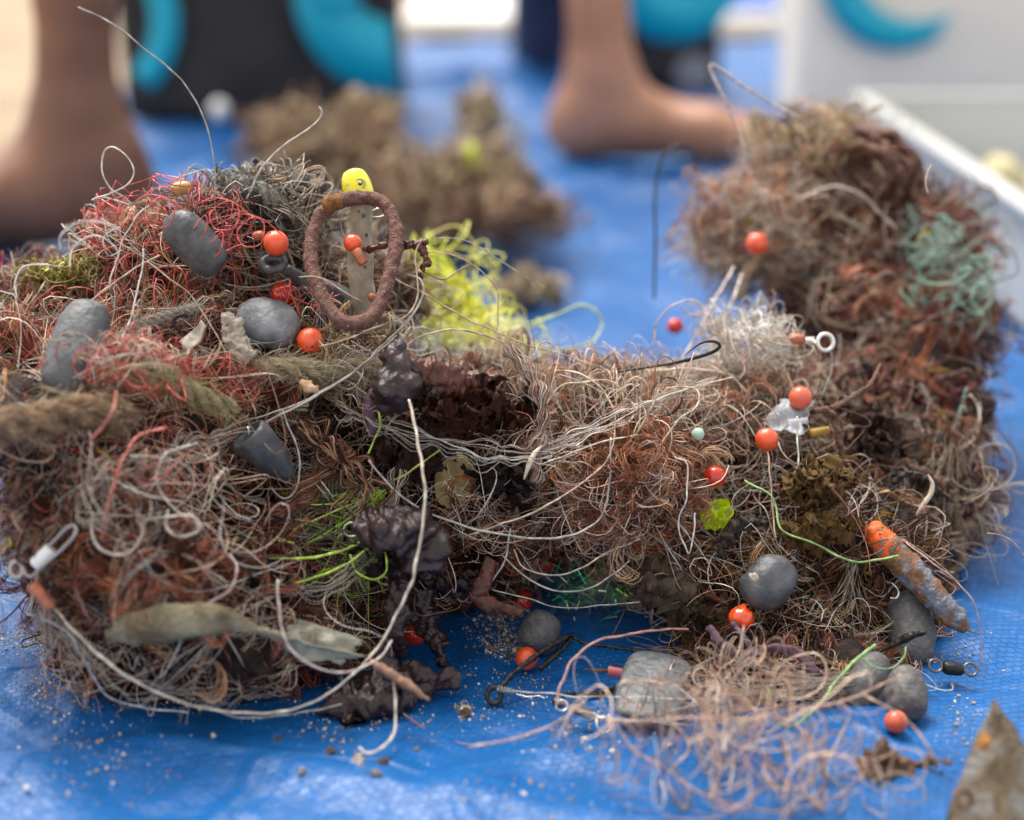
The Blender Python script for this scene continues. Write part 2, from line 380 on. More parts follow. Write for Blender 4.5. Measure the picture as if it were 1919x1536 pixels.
def ico(sub=3):
    bm = bmesh.new(); bmesh.ops.create_icosphere(bm, subdivisions=sub, radius=1)
    V = np.array([v.co[:] for v in bm.verts]); Fc = np.array([[v.index for v in f.verts] for f in bm.faces]); bm.free(); return V, Fc
ICO = {k: ico(k) for k in (1, 2, 3, 4)}
DENS = .84; ALLC = []
LOCK = {'weed': 7, 'weedlt': 7, 'weeddk': 7, 'weedgr': 7, 'plum': 5, 'tan': 6, 'twine': 3, 'line': 1, 'grey': 2, 'olive': 4}
def heap(name, label, cat, clumps, coremat=None, core_scale=.86, group=None, rough_core=1.0):
    """clumps: (px, py, d, rx, ry, rd, {style: strands per 10^4 px^2}, core?)"""
    lo = np.min([P(c[0], c[1], c[2]) for c in clumps], 0); mid = np.mean([P(c[0], c[1], c[2]) for c in clumps], 0)
    t = thing(name, label, cat, (mid[0], mid[1], 0), group)
    acc = {}; cores = []
    if core_scale != .62 and len(clumps) > 5: ALLC.extend(clumps)
    for i, c in enumerate(clumps):
        for s, dn in c[6].items():
            n = int(dn * c[3] * c[4] * math.pi / 1e4 * DENS)
            if n: acc.setdefault(s, []).append(grow(s, c, n))
        if len(c) < 8 or c[7]:
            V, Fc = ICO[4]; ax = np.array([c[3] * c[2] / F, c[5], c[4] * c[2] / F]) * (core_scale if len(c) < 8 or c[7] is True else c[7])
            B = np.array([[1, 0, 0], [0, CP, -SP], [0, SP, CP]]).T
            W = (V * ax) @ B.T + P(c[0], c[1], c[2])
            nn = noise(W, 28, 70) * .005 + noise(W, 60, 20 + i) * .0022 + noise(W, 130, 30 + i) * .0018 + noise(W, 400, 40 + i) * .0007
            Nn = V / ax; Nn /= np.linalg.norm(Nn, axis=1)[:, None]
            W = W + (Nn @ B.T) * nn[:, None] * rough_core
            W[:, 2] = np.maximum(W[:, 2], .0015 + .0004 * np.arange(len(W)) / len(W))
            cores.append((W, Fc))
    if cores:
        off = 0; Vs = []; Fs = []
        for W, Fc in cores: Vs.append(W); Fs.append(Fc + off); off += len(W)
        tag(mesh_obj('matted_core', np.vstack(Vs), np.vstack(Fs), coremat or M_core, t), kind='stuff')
    for s, lst in acc.items():
        Vs, Fs, Ts, off = [], [], [], 0
        for C, r, col in lst:
            V, Fq = tubes(C, r, 3); Vs.append(V); Fs.append(Fq + off); off += len(V)
            Ts.append(np.repeat(col, C.shape[1] * 3, axis=0))
        tag(mesh_obj(PART[s], np.vstack(Vs), np.vstack(Fs), M_line if s in LINES else M_fib, t, tint=np.vstack(Ts)), kind='stuff')
    return t
# ================================================================== THE SETTING
def grid(name, xs, ys, zf, m):
    X, Y = np.meshgrid(xs, ys); Z = zf(X, Y); nx, ny = len(xs), len(ys)
    idx = np.arange(nx * ny).reshape(ny, nx)
    Fq = np.stack([idx[:-1, :-1], idx[:-1, 1:], idx[1:, 1:], idx[1:, :-1]], -1).reshape(-1, 4)
    return mesh_obj(name, np.stack([X, Y, Z], -1).reshape(-1, 3), Fq, m)
M_sand = mat('beach_sand', (.40, .31, .215), .95, col2=(.27, .20, .13), scale=9, bump=3, bscale=60, detail=8, lo=.35, hi=.65)
xs = np.r_[-60, -20, -8, np.linspace(-4, 4, 90), 8, 20, 60]; ys = np.r_[-20, -5, np.linspace(-1, 6, 80), 9, 15, 30, 60, 120]
tag(grid('sand_ground', xs, ys, lambda x, y: -.02 + noise(np.stack([x, y, x * 0], -1), 1.6, 8) * .008, M_sand), kind='structure')

# the tarpaulin: woven tapes are fine relief in the material, folds are geometry
m = bpy.data.materials.new('blue_tarpaulin'); m.use_nodes = True; MATS['tarp'] = m
n = m.node_tree; b = n.nodes['Principled BSDF']; L = n.links
tc = n.nodes.new('ShaderNodeTexCoord'); mp = n.nodes.new('ShaderNodeMapping'); mp.inputs['Rotation'].default_value = (0, 0, R(-14))
L.new(tc.outputs['Object'], mp.inputs[0])
wn = n.nodes.new('ShaderNodeTexNoise'); wn.inputs['Scale'].default_value = 30; L.new(mp.outputs[0], wn.inputs['Vector'])
wm = n.nodes.new('ShaderNodeMix'); wm.data_type = 'VECTOR'; wm.inputs[0].default_value = .005; L.new(mp.outputs[0], wm.inputs[4]); L.new(wn.outputs['Color'], wm.inputs[5])
br = n.nodes.new('ShaderNodeTexBrick'); br.inputs['Scale'].default_value = 1; br.inputs['Brick Width'].default_value = .0032; br.inputs['Row Height'].default_value = .0024
br.inputs['Mortar Size'].default_value = .00018; br.inputs['Mortar Smooth'].default_value = .6; br.inputs['Bias'].default_value = 0
br.inputs['Color1'].default_value = (.30, .30, .30, 1); br.inputs['Color2'].default_value = (1, 1, 1, 1); br.inputs['Mortar'].default_value = (0, 0, 0, 1)
L.new(wm.outputs[1], br.inputs['Vector'])
nz = n.nodes.new('ShaderNodeTexNoise'); nz.inputs['Scale'].default_value = 55; nz.inputs['Detail'].default_value = 6; L.new(tc.outputs['Object'], nz.inputs['Vector'])
nz2 = n.nodes.new('ShaderNodeTexNoise'); nz2.inputs['Scale'].default_value = 9; nz2.inputs['Detail'].default_value = 3; L.new(tc.outputs['Object'], nz2.inputs['Vector'])
cr = n.nodes.new('ShaderNodeMix'); cr.data_type = 'RGBA'; cr.inputs[6].default_value = (.002, .095, .36, 1); cr.inputs[7].default_value = (.005, .150, .46, 1)
L.new(nz2.outputs['Fac'], cr.inputs[0])
tv = n.nodes.new('ShaderNodeMix'); tv.data_type = 'RGBA'; tv.blend_type = 'MULTIPLY'; tv.inputs[0].default_value = .30
L.new(cr.outputs[2], tv.inputs[6]); L.new(br.outputs['Color'], tv.inputs[7]); L.new(tv.outputs[2], b.inputs['Base Color'])
rv = n.nodes.new('ShaderNodeMapRange'); rv.inputs[3].default_value = .50; rv.inputs[4].default_value = .36; L.new(br.outputs['Color'], rv.inputs[0]); L.new(rv.outputs[0], b.inputs['Roughness'])
b1 = n.nodes.new('ShaderNodeBump'); b1.inputs['Strength'].default_value = .9; b1.inputs['Distance'].default_value = .0007; L.new(br.outputs['Color'], b1.inputs['Height'])
b2 = n.nodes.new('ShaderNodeBump'); b2.inputs['Strength'].default_value = .8; b2.inputs['Distance'].default_value = .004
L.new(nz.outputs['Fac'], b2.inputs['Height']); L.new(b1.outputs[0], b2.inputs['Normal'])
vn = n.nodes.new('ShaderNodeTexVoronoi'); vn.feature = 'DISTANCE_TO_EDGE'; vn.inputs['Scale'].default_value = 17
wm2 = n.nodes.new('ShaderNodeMix'); wm2.data_type = 'VECTOR'; wm2.inputs[0].default_value = .06; L.new(tc.outputs['Object'], wm2.inputs[4]); L.new(nz2.outputs['Color'], wm2.inputs[5]); L.new(wm2.outputs[1], vn.inputs['Vector'])
vm = n.nodes.new('ShaderNodeMapRange'); vm.interpolation_type = 'SMOOTHSTEP'; vm.inputs[1].default_value = 0; vm.inputs[2].default_value = .10; vm.inputs[3].default_value = 1; vm.inputs[4].default_value = 0; L.new(vn.outputs['Distance'], vm.inputs[0])
b3 = n.nodes.new('ShaderNodeBump'); b3.inputs['Strength'].default_value = .6; b3.inputs['Distance'].default_value = .0016; L.new(vm.outputs[0], b3.inputs['Height']); L.new(b2.outputs[0], b3.inputs['Normal']); L.new(b3.outputs[0], b.inputs['Normal'])
b.inputs['Roughness'].default_value = .34; b.inputs['Specular IOR Level'].default_value = .4
xs = np.r_[np.linspace(-.47, -.26, 30)[:-1], np.linspace(-.26, .32, 330), np.linspace(.32, 1.6, 90)[1:]]
ys = np.r_[np.linspace(.2, .36, 20)[:-1], np.linspace(.36, .80, 250), np.linspace(.80, 2.45, 180)[1:]]
tarp = grid('tarpaulin', xs, ys, tarp_z, m)
tag(tarp, 'creased blue woven plastic tarpaulin spread over the sand', 'tarpaulin')

# lay-on-tarp helper now knows the relief
def GT(px, py, lift=0.0):
    p = G(px, py)
    for _ in range(3):
        z = float(tarp_z(p[0], p[1])); p = G(px, py, z + lift)
    return p

# white tray at the right, cream board with a turquoise arc behind it
M_tray = mat('white_tray_plastic', (.50, .51, .50), .55)
def slab(x0, x1, y0, y1, z0, z1, r=.003):
    bm = bmesh.new(); bmesh.ops.create_cube(bm, size=1)
    for v in bm.verts: v.co = ((x0 + x1) / 2 + v.co.x * (x1 - x0), (y0 + y1) / 2 + v.co.y * (y1 - y0), (z0 + z1) / 2 + v.co.z * (z1 - z0))
    bmesh.ops.bevel(bm, geom=bm.edges[:], offset=r, segments=3, affect='EDGES', profile=.7)
    V = np.array([v.co[:] for v in bm.verts]); Fc = [[v.index for v in f.verts] for f in bm.faces]; bm.free(); return V, Fc
tr = thing('plastic_tray', 'shallow white plastic tray at the right edge of the photo', 'tray', (.6, 1.1, 0))
mesh_obj('tray_floor', *slab(.296, .95, .60, 1.32, .004, .010), M_tray, tr)
mesh_obj('tray_wall', *slab(.290, .2955, .60, 1.32, .003, .066, .002), M_tray, tr)
mesh_obj('tray_wall', *slab(.9505, .956, .60, 1.32, .003, .066, .002), M_tray, tr)
mesh_obj('tray_wall', *slab(.296, .95, .594, .5995, .003, .066, .002), M_tray, tr)
mesh_obj('tray_wall', *slab(.296, .95, 1.3205, 1.326, .003, .066, .002), M_tray, tr)
mesh_obj('rim', *join([slab(.283, .2965, .587, 1.333, .0665, .072, .002), slab(.9495, .963, .587, 1.333, .0665, .072, .002),
                       slab(.297, .949, .587, .5995, .0665, .072, .002), slab(.297, .949, 1.3205, 1.333, .0665, .072, .002)]), M_tray, tr)
# pieces in the tray
for i, (x, y, r, c) in enumerate([(.335, 1.06, .022, (.62, .55, .30)), (.385, 1.03, .028, (.36, .36, .38)), (.46, 1.03, .03, (.45, .42, .38)), (.43, .97, .03, (.33, .33, .36))]):
    C, rad = egg(np.array([x - r, y, .034]), np.array([x + r, y + .02, .038]), r * .95, 14)
    o = tube('tray_scrap', mat('scrap%d' % i, c, .6, col2=tuple(v * .6 for v in c), scale=90), C, rad, sides=16, amp=.006, freq=30, seed=60 + i)
    tag(o, ['pale yellow scrap lying in the white tray', 'grey lump in the white tray beside the yellow scrap', 'beige lump farthest right in the white tray', 'dark grey lump in front in the white tray'][i], 'scrap')
M_cream = mat('cream_fabric', (.90, .85, .75), .8, col2=(.86, .80, .70), scale=12)
M_cyan = mat('turquoise_print', (.0, .40, .56), .5)
M_cyanl = mat('pale_turquoise_print', (.50, .68, .66), .5)
M_blackbag = mat('black_fabric', (.018, .017, .018), .75, col2=(.03, .028, .028), scale=20)
def bag(name, label, x0, x1, y0, depth, h, m, lean=0.0, seed=1):
    t = thing(name, label, 'bag', ((x0 + x1) / 2, y0 + depth / 2, 0))
    V, Fc = slab(x0, x1, y0, y0 + depth, .004, h, .018)
    bm = bmesh.new(); vs = [bm.verts.new(v) for v in V]
    for f in Fc: bm.faces.new([vs[i] for i in f])
    bmesh.ops.subdivide_edges(bm, edges=[e for e in bm.edges if e.calc_length() > .02], cuts=9, use_grid_fill=True)
    bmesh.ops.triangulate(bm, faces=bm.faces[:])
    V = np.array([v.co[:] for v in bm.verts]); Fc = np.array([[v.index for v in f.verts] for f in bm.faces]); bm.free()
    # (folds of the cloth)
    fold = noise(V * [1, 1, .35], 9, seed) * .004
    V[:, 1] += fold * (V[:, 2] > .01); V[:, 0] += lean * V[:, 2] + noise(V, 6, seed + 1) * .004
    mesh_obj('bag_body', V, Fc, m, t); return t
def crescent(t, m, c, r0, r1, off, a0, a1, y, n=60, th=.0025, name='swirl_print'):
    """flat print: area between an outer arc and an inner arc whose centre is shifted, thickness th"""
    a = np.linspace(a0, a1, n)
    o_ = np.stack([c[0] + r0 * np.cos(a), np.full(n, y), c[1] + r0 * np.sin(a)], -1)
    i_ = np.stack([c[0] + off[0] + r1 * np.cos(a), np.full(n, y), c[1] + off[1] + r1 * np.sin(a)], -1)
    V = np.vstack([o_, i_, o_ + [0, th, 0], i_ + [0, th, 0]]); k = np.arange(n - 1)
    Fq = np.vstack([np.stack([k, k + 1, n + k + 1, n + k], -1), np.stack([k + 2 * n + 1, k + 2 * n, 3 * n + k, 3 * n + k + 1], -1),
                    np.stack([k + 1, k, k + 2 * n, k + 2 * n + 1], -1), np.stack([n + k, n + k + 1, 3 * n + k + 1, 3 * n + k], -1)])
    return mesh_obj(name, V, Fq, m, t)
b1_ = bag('fabric_bag', 'black bag with a large turquoise swirl printed on it, between the two legs', -.395, -.118, 1.62, .16, .42, M_blackbag, seed=71)
def XZ(px, py, y):     # point on the upright plane y = const seen at a pixel
    # depth along the lens axis for that plane
    v = (768 - py) / F; d = y / (CP + v * SP); p = P(px, py, d); return p[0], p[2]
yb = 1.604
cx_, cz_ = XZ(742, -15, yb)
crescent(b1_, M_cyan, (cx_, cz_), .101, .036, (-.008, .010), R(120), R(271), yb)
crescent(b1_, M_cyan, (cx_ - .060, cz_ + .010), .028, .012, (.004, .002), R(150), R(330), yb - .003)
cx_, cz_ = XZ(150, 30, yb)
crescent(b1_, M_cyan, (cx_, cz_), .098, .070, (.0, .0), R(-48), R(60), yb - .001)
b2_ = bag('fabric_bag', 'small black bag with turquoise top behind the right-hand foot', .100, .245, 1.86, .10, .36, M_blackbag, seed=75)
yb = 1.845
cx_, cz_ = XZ(1268, -40, yb)
crescent(b2_, M_cyan, (cx_, cz_), .071, .022, (.012, .012), R(150), R(390), yb)
crescent(b2_, M_cyanl, (cx_ + .012, cz_ + .012), .0215, .001, (0, 0), R(0), R(360), yb - .001, name='pale_print')
cx_, cz_ = XZ(1300, 140, yb); crescent(b2_, mat('grey_print', (.22, .23, .27), .7), (cx_, cz_), .022, .001, (0, 0), R(0), R(360), yb - .001, name='grey_print')
b3_ = bag('fabric_bag', 'large cream bag with a turquoise arc standing behind the white tray', .285, .98, 1.61, .14, .50, M_cream, seed=79)
yb = 1.594
cx_, cz_ = XZ(1690, -60, yb)
crescent(b3_, M_cyan, (cx_, cz_), .079, .067, (.020, .016), R(165), R(300), yb)
# white sheet and folded blue stuff at the back of the tarp
o = mesh_obj('white_sheet', *slab(-.18, .5, 2.62, 3.3, -.008, .02, .008), mat('white_cloth', (.80, .80, .78), .8)); tag(o, 'white cloth lying on the sand beyond the far edge of the tarpaulin', 'cloth')
o = mesh_obj('blue_sheet', *slab(.10, .9, 2.70, 3.6, .022, .045, .006), mat('blue_cloth', (.10, .20, .62), .5)); tag(o, 'second blue sheet far behind, beyond the right-hand foot', 'sheet')
C, rad = egg(P(394, 205, 1.45), P(428, 208, 1.45), .010, 14)
tag(tube('pebble', M_white, C, rad, sides=14), 'blurred white pebble in front of the black bag', 'pebble')

# ------------------------------------------------------------------ people
def leg_person(label, ankle, yaw, m, sc=1.0, lean=(0, 0), mirror=1, slim=1.0, flat=1.0):
    t = thing('person', label, 'person', (ankle[0], ankle[1], 0))
    V = [(0, 0, .080), (-.004, 0, .15), (-.006, 0, .22), (-.016, 0, .32), (-.004, 0, .46),
         (-.016, 0, .030), (-.008, 0, .050), (.030, 0, .034), (.080, .010, .026), (.078, -.014, .026), (.125, .020, .020), (.125, -.020, .018),
         (.150, .030, .014), (.178, .033, .012), (.152, .010, .012), (.176, .011, .010), (.146, -.010, .011), (.167, -.011, .009),
         (.138, -.027, .011), (.157, -.029, .009), (.128, -.042, .010), (.143, -.045, .008)]
    Rr = [.036, .034, .042, .055, .052, .032, .034, .030, .026, .025, .020, .018, .014, .012, .010, .009, .009, .008, .0085, .008, .008, .0075]
    Rr = [q * slim if i < 5 else q * (.5 + .5 * flat) for i, q in enumerate(Rr)]
    V = [(x, y, z * flat if z < .081 else z) for x, y, z in V]
    E = [(0, 1), (1, 2), (2, 3), (3, 4), (0, 6), (6, 5), (0, 7), (6, 7), (5, 7), (7, 8), (7, 9), (5, 9), (8, 10), (9, 11), (8, 9), (10, 11), (10, 12), (12, 13), (10, 14), (14, 15), (11, 16), (16, 17), (11, 18), (18, 19), (11, 20), (20, 21)]
    c, s = math.cos(yaw), math.sin(yaw); W = []
    for x, y, z in V:
        y *= mirror; x += lean[0] * max(0, z - .08); y += lean[1] * max(0, z - .08)
        W.append(((x * c - y * s) * sc, (x * s + y * c) * sc, z * sc))
    W = np.array(W); Q = np.array(Rr) * sc
    # one continuous skin: smooth union of the bones, polygonised
    mb = bpy.data.metaballs.new('leg'); mb.resolution = mb.render_resolution = .0035; mb.threshold = .5
    for a_, b__ in E:
        Ln = np.linalg.norm(W[a_] - W[b__]); k_ = max(2, int(Ln / (min(Q[a_], Q[b__]) * .5)) + 1)
        for t_ in np.linspace(0, 1, k_):
            el = mb.elements.new(); el.co = W[a_] * (1 - t_) + W[b__] * t_; el.radius = 1.22 * (Q[a_] * (1 - t_) + Q[b__] * t_); el.stiffness = 1.6
    o = bpy.data.objects.new('leg', mb); COL.objects.link(o); bpy.context.view_layer.update()
    dg = bpy.context.evaluated_depsgraph_get(); me2 = bpy.data.meshes.new_from_object(o.evaluated_get(dg)); me2.name = 'leg'
    bpy.data.objects.remove(o)
    zmin = min(v.co.z for v in me2.vertices); print('leg', len(me2.vertices), zmin)
    for v in me2.vertices: v.co.z -= zmin - .003
    me2.materials.clear(); me2.materials.append(m); me2.polygons.foreach_set('use_smooth', np.ones(len(me2.polygons), bool))
    b_ = bpy.data.objects.new('leg', me2); link(b_, t)
    Mn = mat('toenail', (.55, .38, .30), .3)
    for i in (13, 15, 17, 19, 21):
        x, y, z = W[i]; V_, F_ = ICO[1]
        V_ = V_ * [.0055 * sc, .0050 * sc, .0025 * sc] * (1 if i == 13 else .7) + [x + .003 * c, y + .003 * s, z + Rr[i] * sc * .72]
        mesh_obj('toenail', V_ + np.array(parent_loc(t)), F_, Mn, t)
    return t
M_skin1 = mat('skin_dark', (.24, .105, .058), .5, sss=.1, col2=(.15, .064, .036), scale=18, detail=3)
M_skin2 = mat('skin_foot', (.46, .225, .14), .5, sss=.1, col2=(.34, .16, .09), scale=18, detail=3)
leg_person('bare brown lower leg and foot standing on the tarpaulin at the left', (-.292, 1.065), R(206), M_skin1, 1.15, (0, .05), 1, .84)
leg_person('bare lower leg and foot pointing right, behind the middle of the heap', (.078, 1.400), R(-9), M_skin2, 1.20, (-.03, 0), -1, .82, .74)
pl = P(1012, 0, 2.1)
C = smooth(np.array([[pl[0] - .004, 1.99, .0], [pl[0], 2.0, .12], [pl[0] + .002, 2.0, .3], [pl[0], 2.0, .5]]), 20)
tag(tube('trouser_leg', mat('navy_cloth', (.015, .028, .085), .8, bump=1, bscale=60), C, np.linspace(.035, .045, 20), sides=20, amp=.003, freq=14), 'navy trouser leg seen just left of the right-hand leg', 'trousers')

# ================================================================== HEAPS
WEBS = []
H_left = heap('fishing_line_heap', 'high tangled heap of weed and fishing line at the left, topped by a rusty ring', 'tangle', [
 (480, 400, .560, 105, 70, .028, {'scrap': 26, 'stray': 6, 'stem': 9, 'twine': 500, 'grey': 60, 'weedgr': 50}),
 (330, 480, .570, 150, 80, .035, {'scrap': 26, 'stray': 6, 'stem': 9, 'weedgr': 150, 'red': 40, 'line': 48}),
 (170, 560, .590, 175, 62, .035, {'scrap': 26, 'stray': 6, 'stem': 9, 'weedgr': 150, 'weed': 110, 'moss': 60, 'red': 20, 'line': 42}),
 (620, 560, .590, 150, 100, .040, {'scrap': 26, 'stray': 6, 'stem': 9, 'weedgr': 200, 'grey': 57, 'weeddk': 110}),
 (80, 700, .555, 130, 120, .050, {'scrap': 26, 'stray': 6, 'stem': 9, 'weed': 193, 'red': 30, 'grey': 38, 'moss': 40, 'weedgr': 75}),
 (330, 630, .568, 180, 100, .045, {'scrap': 26, 'stray': 6, 'stem': 9, 'weedgr': 200, 'weed': 82, 'red': 40, 'grey': 51, 'tan': 42}),
 (570, 680, .562, 190, 85, .040, {'scrap': 26, 'stray': 6, 'stem': 9, 'weedgr': 225, 'grey': 51, 'tan': 63}),
 (300, 775, .538, 240, 95, .040, {'scrap': 26, 'stray': 6, 'stem': 9, 'weedlt': 125, 'red': 45, 'tan': 112, 'weed': 121, 'grey': 20}),
 (60, 810, .508, 120, 80, .040, {'scrap': 26, 'stray': 6, 'stem': 9, 'weedlt': 125, 'tan': 84, 'weed': 110, 'grey': 24}),
 (250, 910, .530, 220, 120, .060, {'scrap': 26, 'stray': 6, 'stem': 9, 'weed': 358, 'grey': 20, 'pinkln': 24, 'red': 6}),
 (530, 900, .575, 200, 150, .050, {'scrap': 26, 'stray': 6, 'stem': 9, 'weeddk': 275, 'weed': 193, 'line': 30}),
 (165, 985, .515, 125, 75, .040, {'scrap': 26, 'stray': 6, 'stem': 9, 'weedlt': 200, 'grey': 22, 'weed': 138, 'red': 8}),
 (330, 1060, .522, 250, 125, .055, {'scrap': 26, 'stray': 6, 'stem': 9, 'weed': 440, 'weedlt': 60, 'grey': 6, 'pinkln': 20}),
 (600, 1070, .562, 165, 155, .045, {'scrap': 26, 'stray': 6, 'stem': 9, 'weeddk': 275, 'weed': 165, 'grey': 21, 'weedgr': 30}),
 (400, 1200, .512, 255, 88, .030, {'scrap': 26, 'stray': 6, 'stem': 9, 'weeddk': 220, 'plum': 110, 'grey': 3, 'weed': 110}),
 (700, 810, .572, 115, 140, .040, {'scrap': 26, 'stray': 6, 'stem': 9, 'weeddk': 220, 'weed': 220, 'line': 30}),
 (620, 1180, .535, 100, 80, .025, {'scrap': 26, 'stray': 6, 'stem': 9, 'weeddk': 220, 'weed': 110, 'line': 23}),
])
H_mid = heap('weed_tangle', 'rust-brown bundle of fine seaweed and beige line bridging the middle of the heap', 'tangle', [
 (880, 800, .568, 125, 105, .038, {'scrap': 26, 'stray': 6, 'stem': 9, 'weeddk': 275, 'plum': 110, 'line': 27}),
 (850, 960, .560, 150, 110, .040, {'scrap': 26, 'stray': 6, 'stem': 9, 'weed': 330, 'weeddk': 110, 'line': 42}),
 (1000, 890, .572, 150, 120, .042, {'scrap': 26, 'stray': 6, 'stem': 9, 'weed': 275, 'weedlt': 125, 'pinkln': 44, 'line': 27}),
 (1140, 800, .590, 200, 100, .050, {'scrap': 26, 'stray': 6, 'stem': 9, 'weedlt': 300, 'pinkln': 58, 'line': 57}),
 (1180, 920, .566, 140, 120, .042, {'scrap': 26, 'stray': 6, 'stem': 9, 'weedlt': 350, 'weed': 165, 'pinkln': 68, 'line': 38}, .80),
 (1040, 985, .560, 140, 55, .025, {'scrap': 26, 'stray': 6, 'stem': 9, 'weed': 330, 'pinkln': 41}),
 (1320, 770, .605, 170, 85, .050, {'scrap': 26, 'stray': 6, 'stem': 9, 'weedlt': 250, 'line': 76, 'pinkln': 34}),
 (880, 720, .600, 150, 60, .035, {'scrap': 26, 'stray': 6, 'stem': 9, 'weedgr': 150, 'line': 49, 'plum': 55}),
 (1290, 980, .575, 110, 80, .030, {'scrap': 26, 'stray': 6, 'stem': 9, 'weedlt': 175, 'weed': 138, 'line': 30}),
 (860, 1085, .560, 90, 45, .018, {'scrap': 26, 'stray': 6, 'stem': 9, 'weeddk': 275, 'plum': 110}),
])
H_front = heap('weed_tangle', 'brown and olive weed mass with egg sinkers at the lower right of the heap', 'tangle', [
 (1440, 900, .600, 165, 110, .050, {'scrap': 26, 'stray': 6, 'stem': 9, 'weedgr': 200, 'olive': 150, 'weed': 110, 'line': 34}),
 (1400, 1080, .572, 180, 110, .040, {'scrap': 26, 'stray': 6, 'stem': 9, 'weed': 138, 'weedgr': 175, 'olive': 150, 'line': 27}),
 (1590, 1010, .580, 150, 130, .045, {'scrap': 26, 'stray': 6, 'stem': 9, 'weedgr': 225, 'olive': 120, 'plum': 33, 'pinkln': 27}),
 (1530, 1200, .548, 190, 90, .022, {'scrap': 26, 'stray': 6, 'stem': 9, 'weedgr': 250, 'weeddk': 110, 'olive': 100, 'grey': 18}),
 (1480, 1262, .524, 185, 58, .018, {'scrap': 40, 'stray': 6, 'stem': 12, 'weedgr': 230, 'weeddk': 160, 'olive': 90, 'pinkln': 14, 'weed': 80}),
 (1660, 900, .625, 130, 110, .045, {'scrap': 26, 'stray': 6, 'stem': 9, 'weedgr': 200, 'weeddk': 110, 'plum': 33}),
 (1250, 1080, .575, 80, 70, .025, {'scrap': 26, 'stray': 6, 'stem': 9, 'weeddk': 220, 'olive': 200}),
 (1420, 1300, .515, 190, 26, .010, {'scrap': 26, 'stray': 6, 'stem': 9, 'weedgr': 175, 'grey': 60, 'weeddk': 82}, False),
])
H_back = heap('weed_tangle', 'tall out-of-focus mound of purple-brown weed at the right rear of the heap', 'tangle', [
 (1540, 300, .705, 110, 75, .040, {'scrap': 26, 'stray': 14, 'stem': 9, 'tan': 245, 'weedlt': 125, 'pinkln': 34}, .6),
 (1410, 430, .690, 115, 100, .040, {'scrap': 26, 'stray': 14, 'stem': 9, 'weedlt': 210, 'pinkln': 12, 'line': 57, 'pinkln': 34}, .55),
 (1620, 480, .715, 170, 120, .060, {'scrap': 26, 'stray': 14, 'stem': 9, 'plum': 110, 'weed': 220, 'weedlt': 50, 'pinkln': 12, 'line': 15}),
 (1745, 465, .715, 90, 90, .050, {'scrap': 26, 'stray': 14, 'stem': 9, 'plum': 138, 'weed': 138, 'mint': 12}),
 (1560, 580, .690, 110, 110, .050, {'scrap': 26, 'stray': 14, 'stem': 9, 'plum': 193, 'weed': 138}),
 (1675, 640, .690, 160, 125, .055, {'scrap': 26, 'stray': 14, 'stem': 9, 'plum': 193, 'weed': 165, 'weedgr': 30}),
 (1770, 610, .690, 75, 130, .045, {'scrap': 26, 'stray': 14, 'stem': 9, 'plum': 110, 'weed': 110, 'mint': 22, 'weedgr': 40}),
 (1705, 780, .655, 125, 115, .050, {'scrap': 26, 'stray': 14, 'stem': 9, 'plum': 220, 'weed': 110, 'weeddk': 55}),
 (1755, 920, .620, 82, 125, .040, {'scrap': 26, 'stray': 14, 'stem': 9, 'weedgr': 250, 'plum': 66, 'grey': 30}),
 (1570, 740, .650, 110, 90, .045, {'scrap': 26, 'stray': 14, 'stem': 9, 'plum': 193, 'weed': 110}),
], core_scale=.72, rough_core=1.5)
heap('line_tangle', 'loose pinkish tangle of thin line in the blurred right foreground', 'tangle', [
 (1350, 1290, .475, 200, 62, .012, {'pink': 7, 'pinkln': 4}, False),
 (1450, 1370, .452, 200, 90, .016, {'pink': 5}, False),
 (1300, 1440, .436, 190, 90, .014, {'pink': 5}, False),
 (1560, 1450, .440, 150, 80, .014, {'pink': 5}, False),
 (1130, 1360, .452, 90, 60, .010, {'pink': 4}, False)])
heap('plastic_net', 'crumpled fluorescent yellow net behind the rusty ring', 'net', [
 (850, 500, .640, 60, 60, .020, {'yellow': 15}, False),
 (850, 590, .640, 110, 65, .025, {'yellow': 15}, False),
 (900, 640, .630, 100, 45, .020, {'yellow': 20}, False)])
heap('line_tangle', 'small wad of white line behind the copper swivel', 'tangle', [
 (1400, 640, .585, 75, 60, .020, {'white': 60, 'line': 20}, False), (1350, 700, .575, 60, 40, .016, {'white': 40, 'line': 20}, False)])
heap('line_tangle', 'lime green line bundle low in the left heap', 'tangle', [
 (640, 1010, .520, 85, 110, .010, {'lime': 14, 'grey': 25}, False)])
heap('line_tangle', 'mint green net shred draped on the right rear mound', 'net', [
 (1780, 545, .640, 75, 80, .014, {'mint': 34}, False), (1740, 430, .650, 45, 40, .012, {'mint': 34}, False)])
heap('line_tangle', 'red thread snarled over the long grey sinker', 'tangle', [
 (320, 385, .535, 135, 32, .016, {'red': 19}, False), (400, 440, .520, 50, 45, .008, {'red': 19}, False)])
heap('line_tangle', 'red thread wound about the olive rope on the left heap', 'tangle', [
 (250, 690, .495, 130, 55, .014, {'red': 24, 'grey': 25}, False), (400, 720, .510, 60, 40, .010, {'red': 38}, False), (560, 560, .535, 60, 30, .01, {'red': 22}, False)])
heap('weed_clump', 'fluffy ball of rust-brown hair weed in the middle of the heap', 'seaweed', [
 (1190, 890, .532, 85, 75, .018, {'weedlt': 520, 'weed': 240, 'pinkln': 60}, .75)])
heap('weed_clump', 'tan fluff on top of the right rear mound', 'seaweed', [
 (1470, 245, .72, 90, 30, .02, {'tan': 250}, False), (1600, 215, .74, 70, 18, .02, {'tan': 110}, False)])
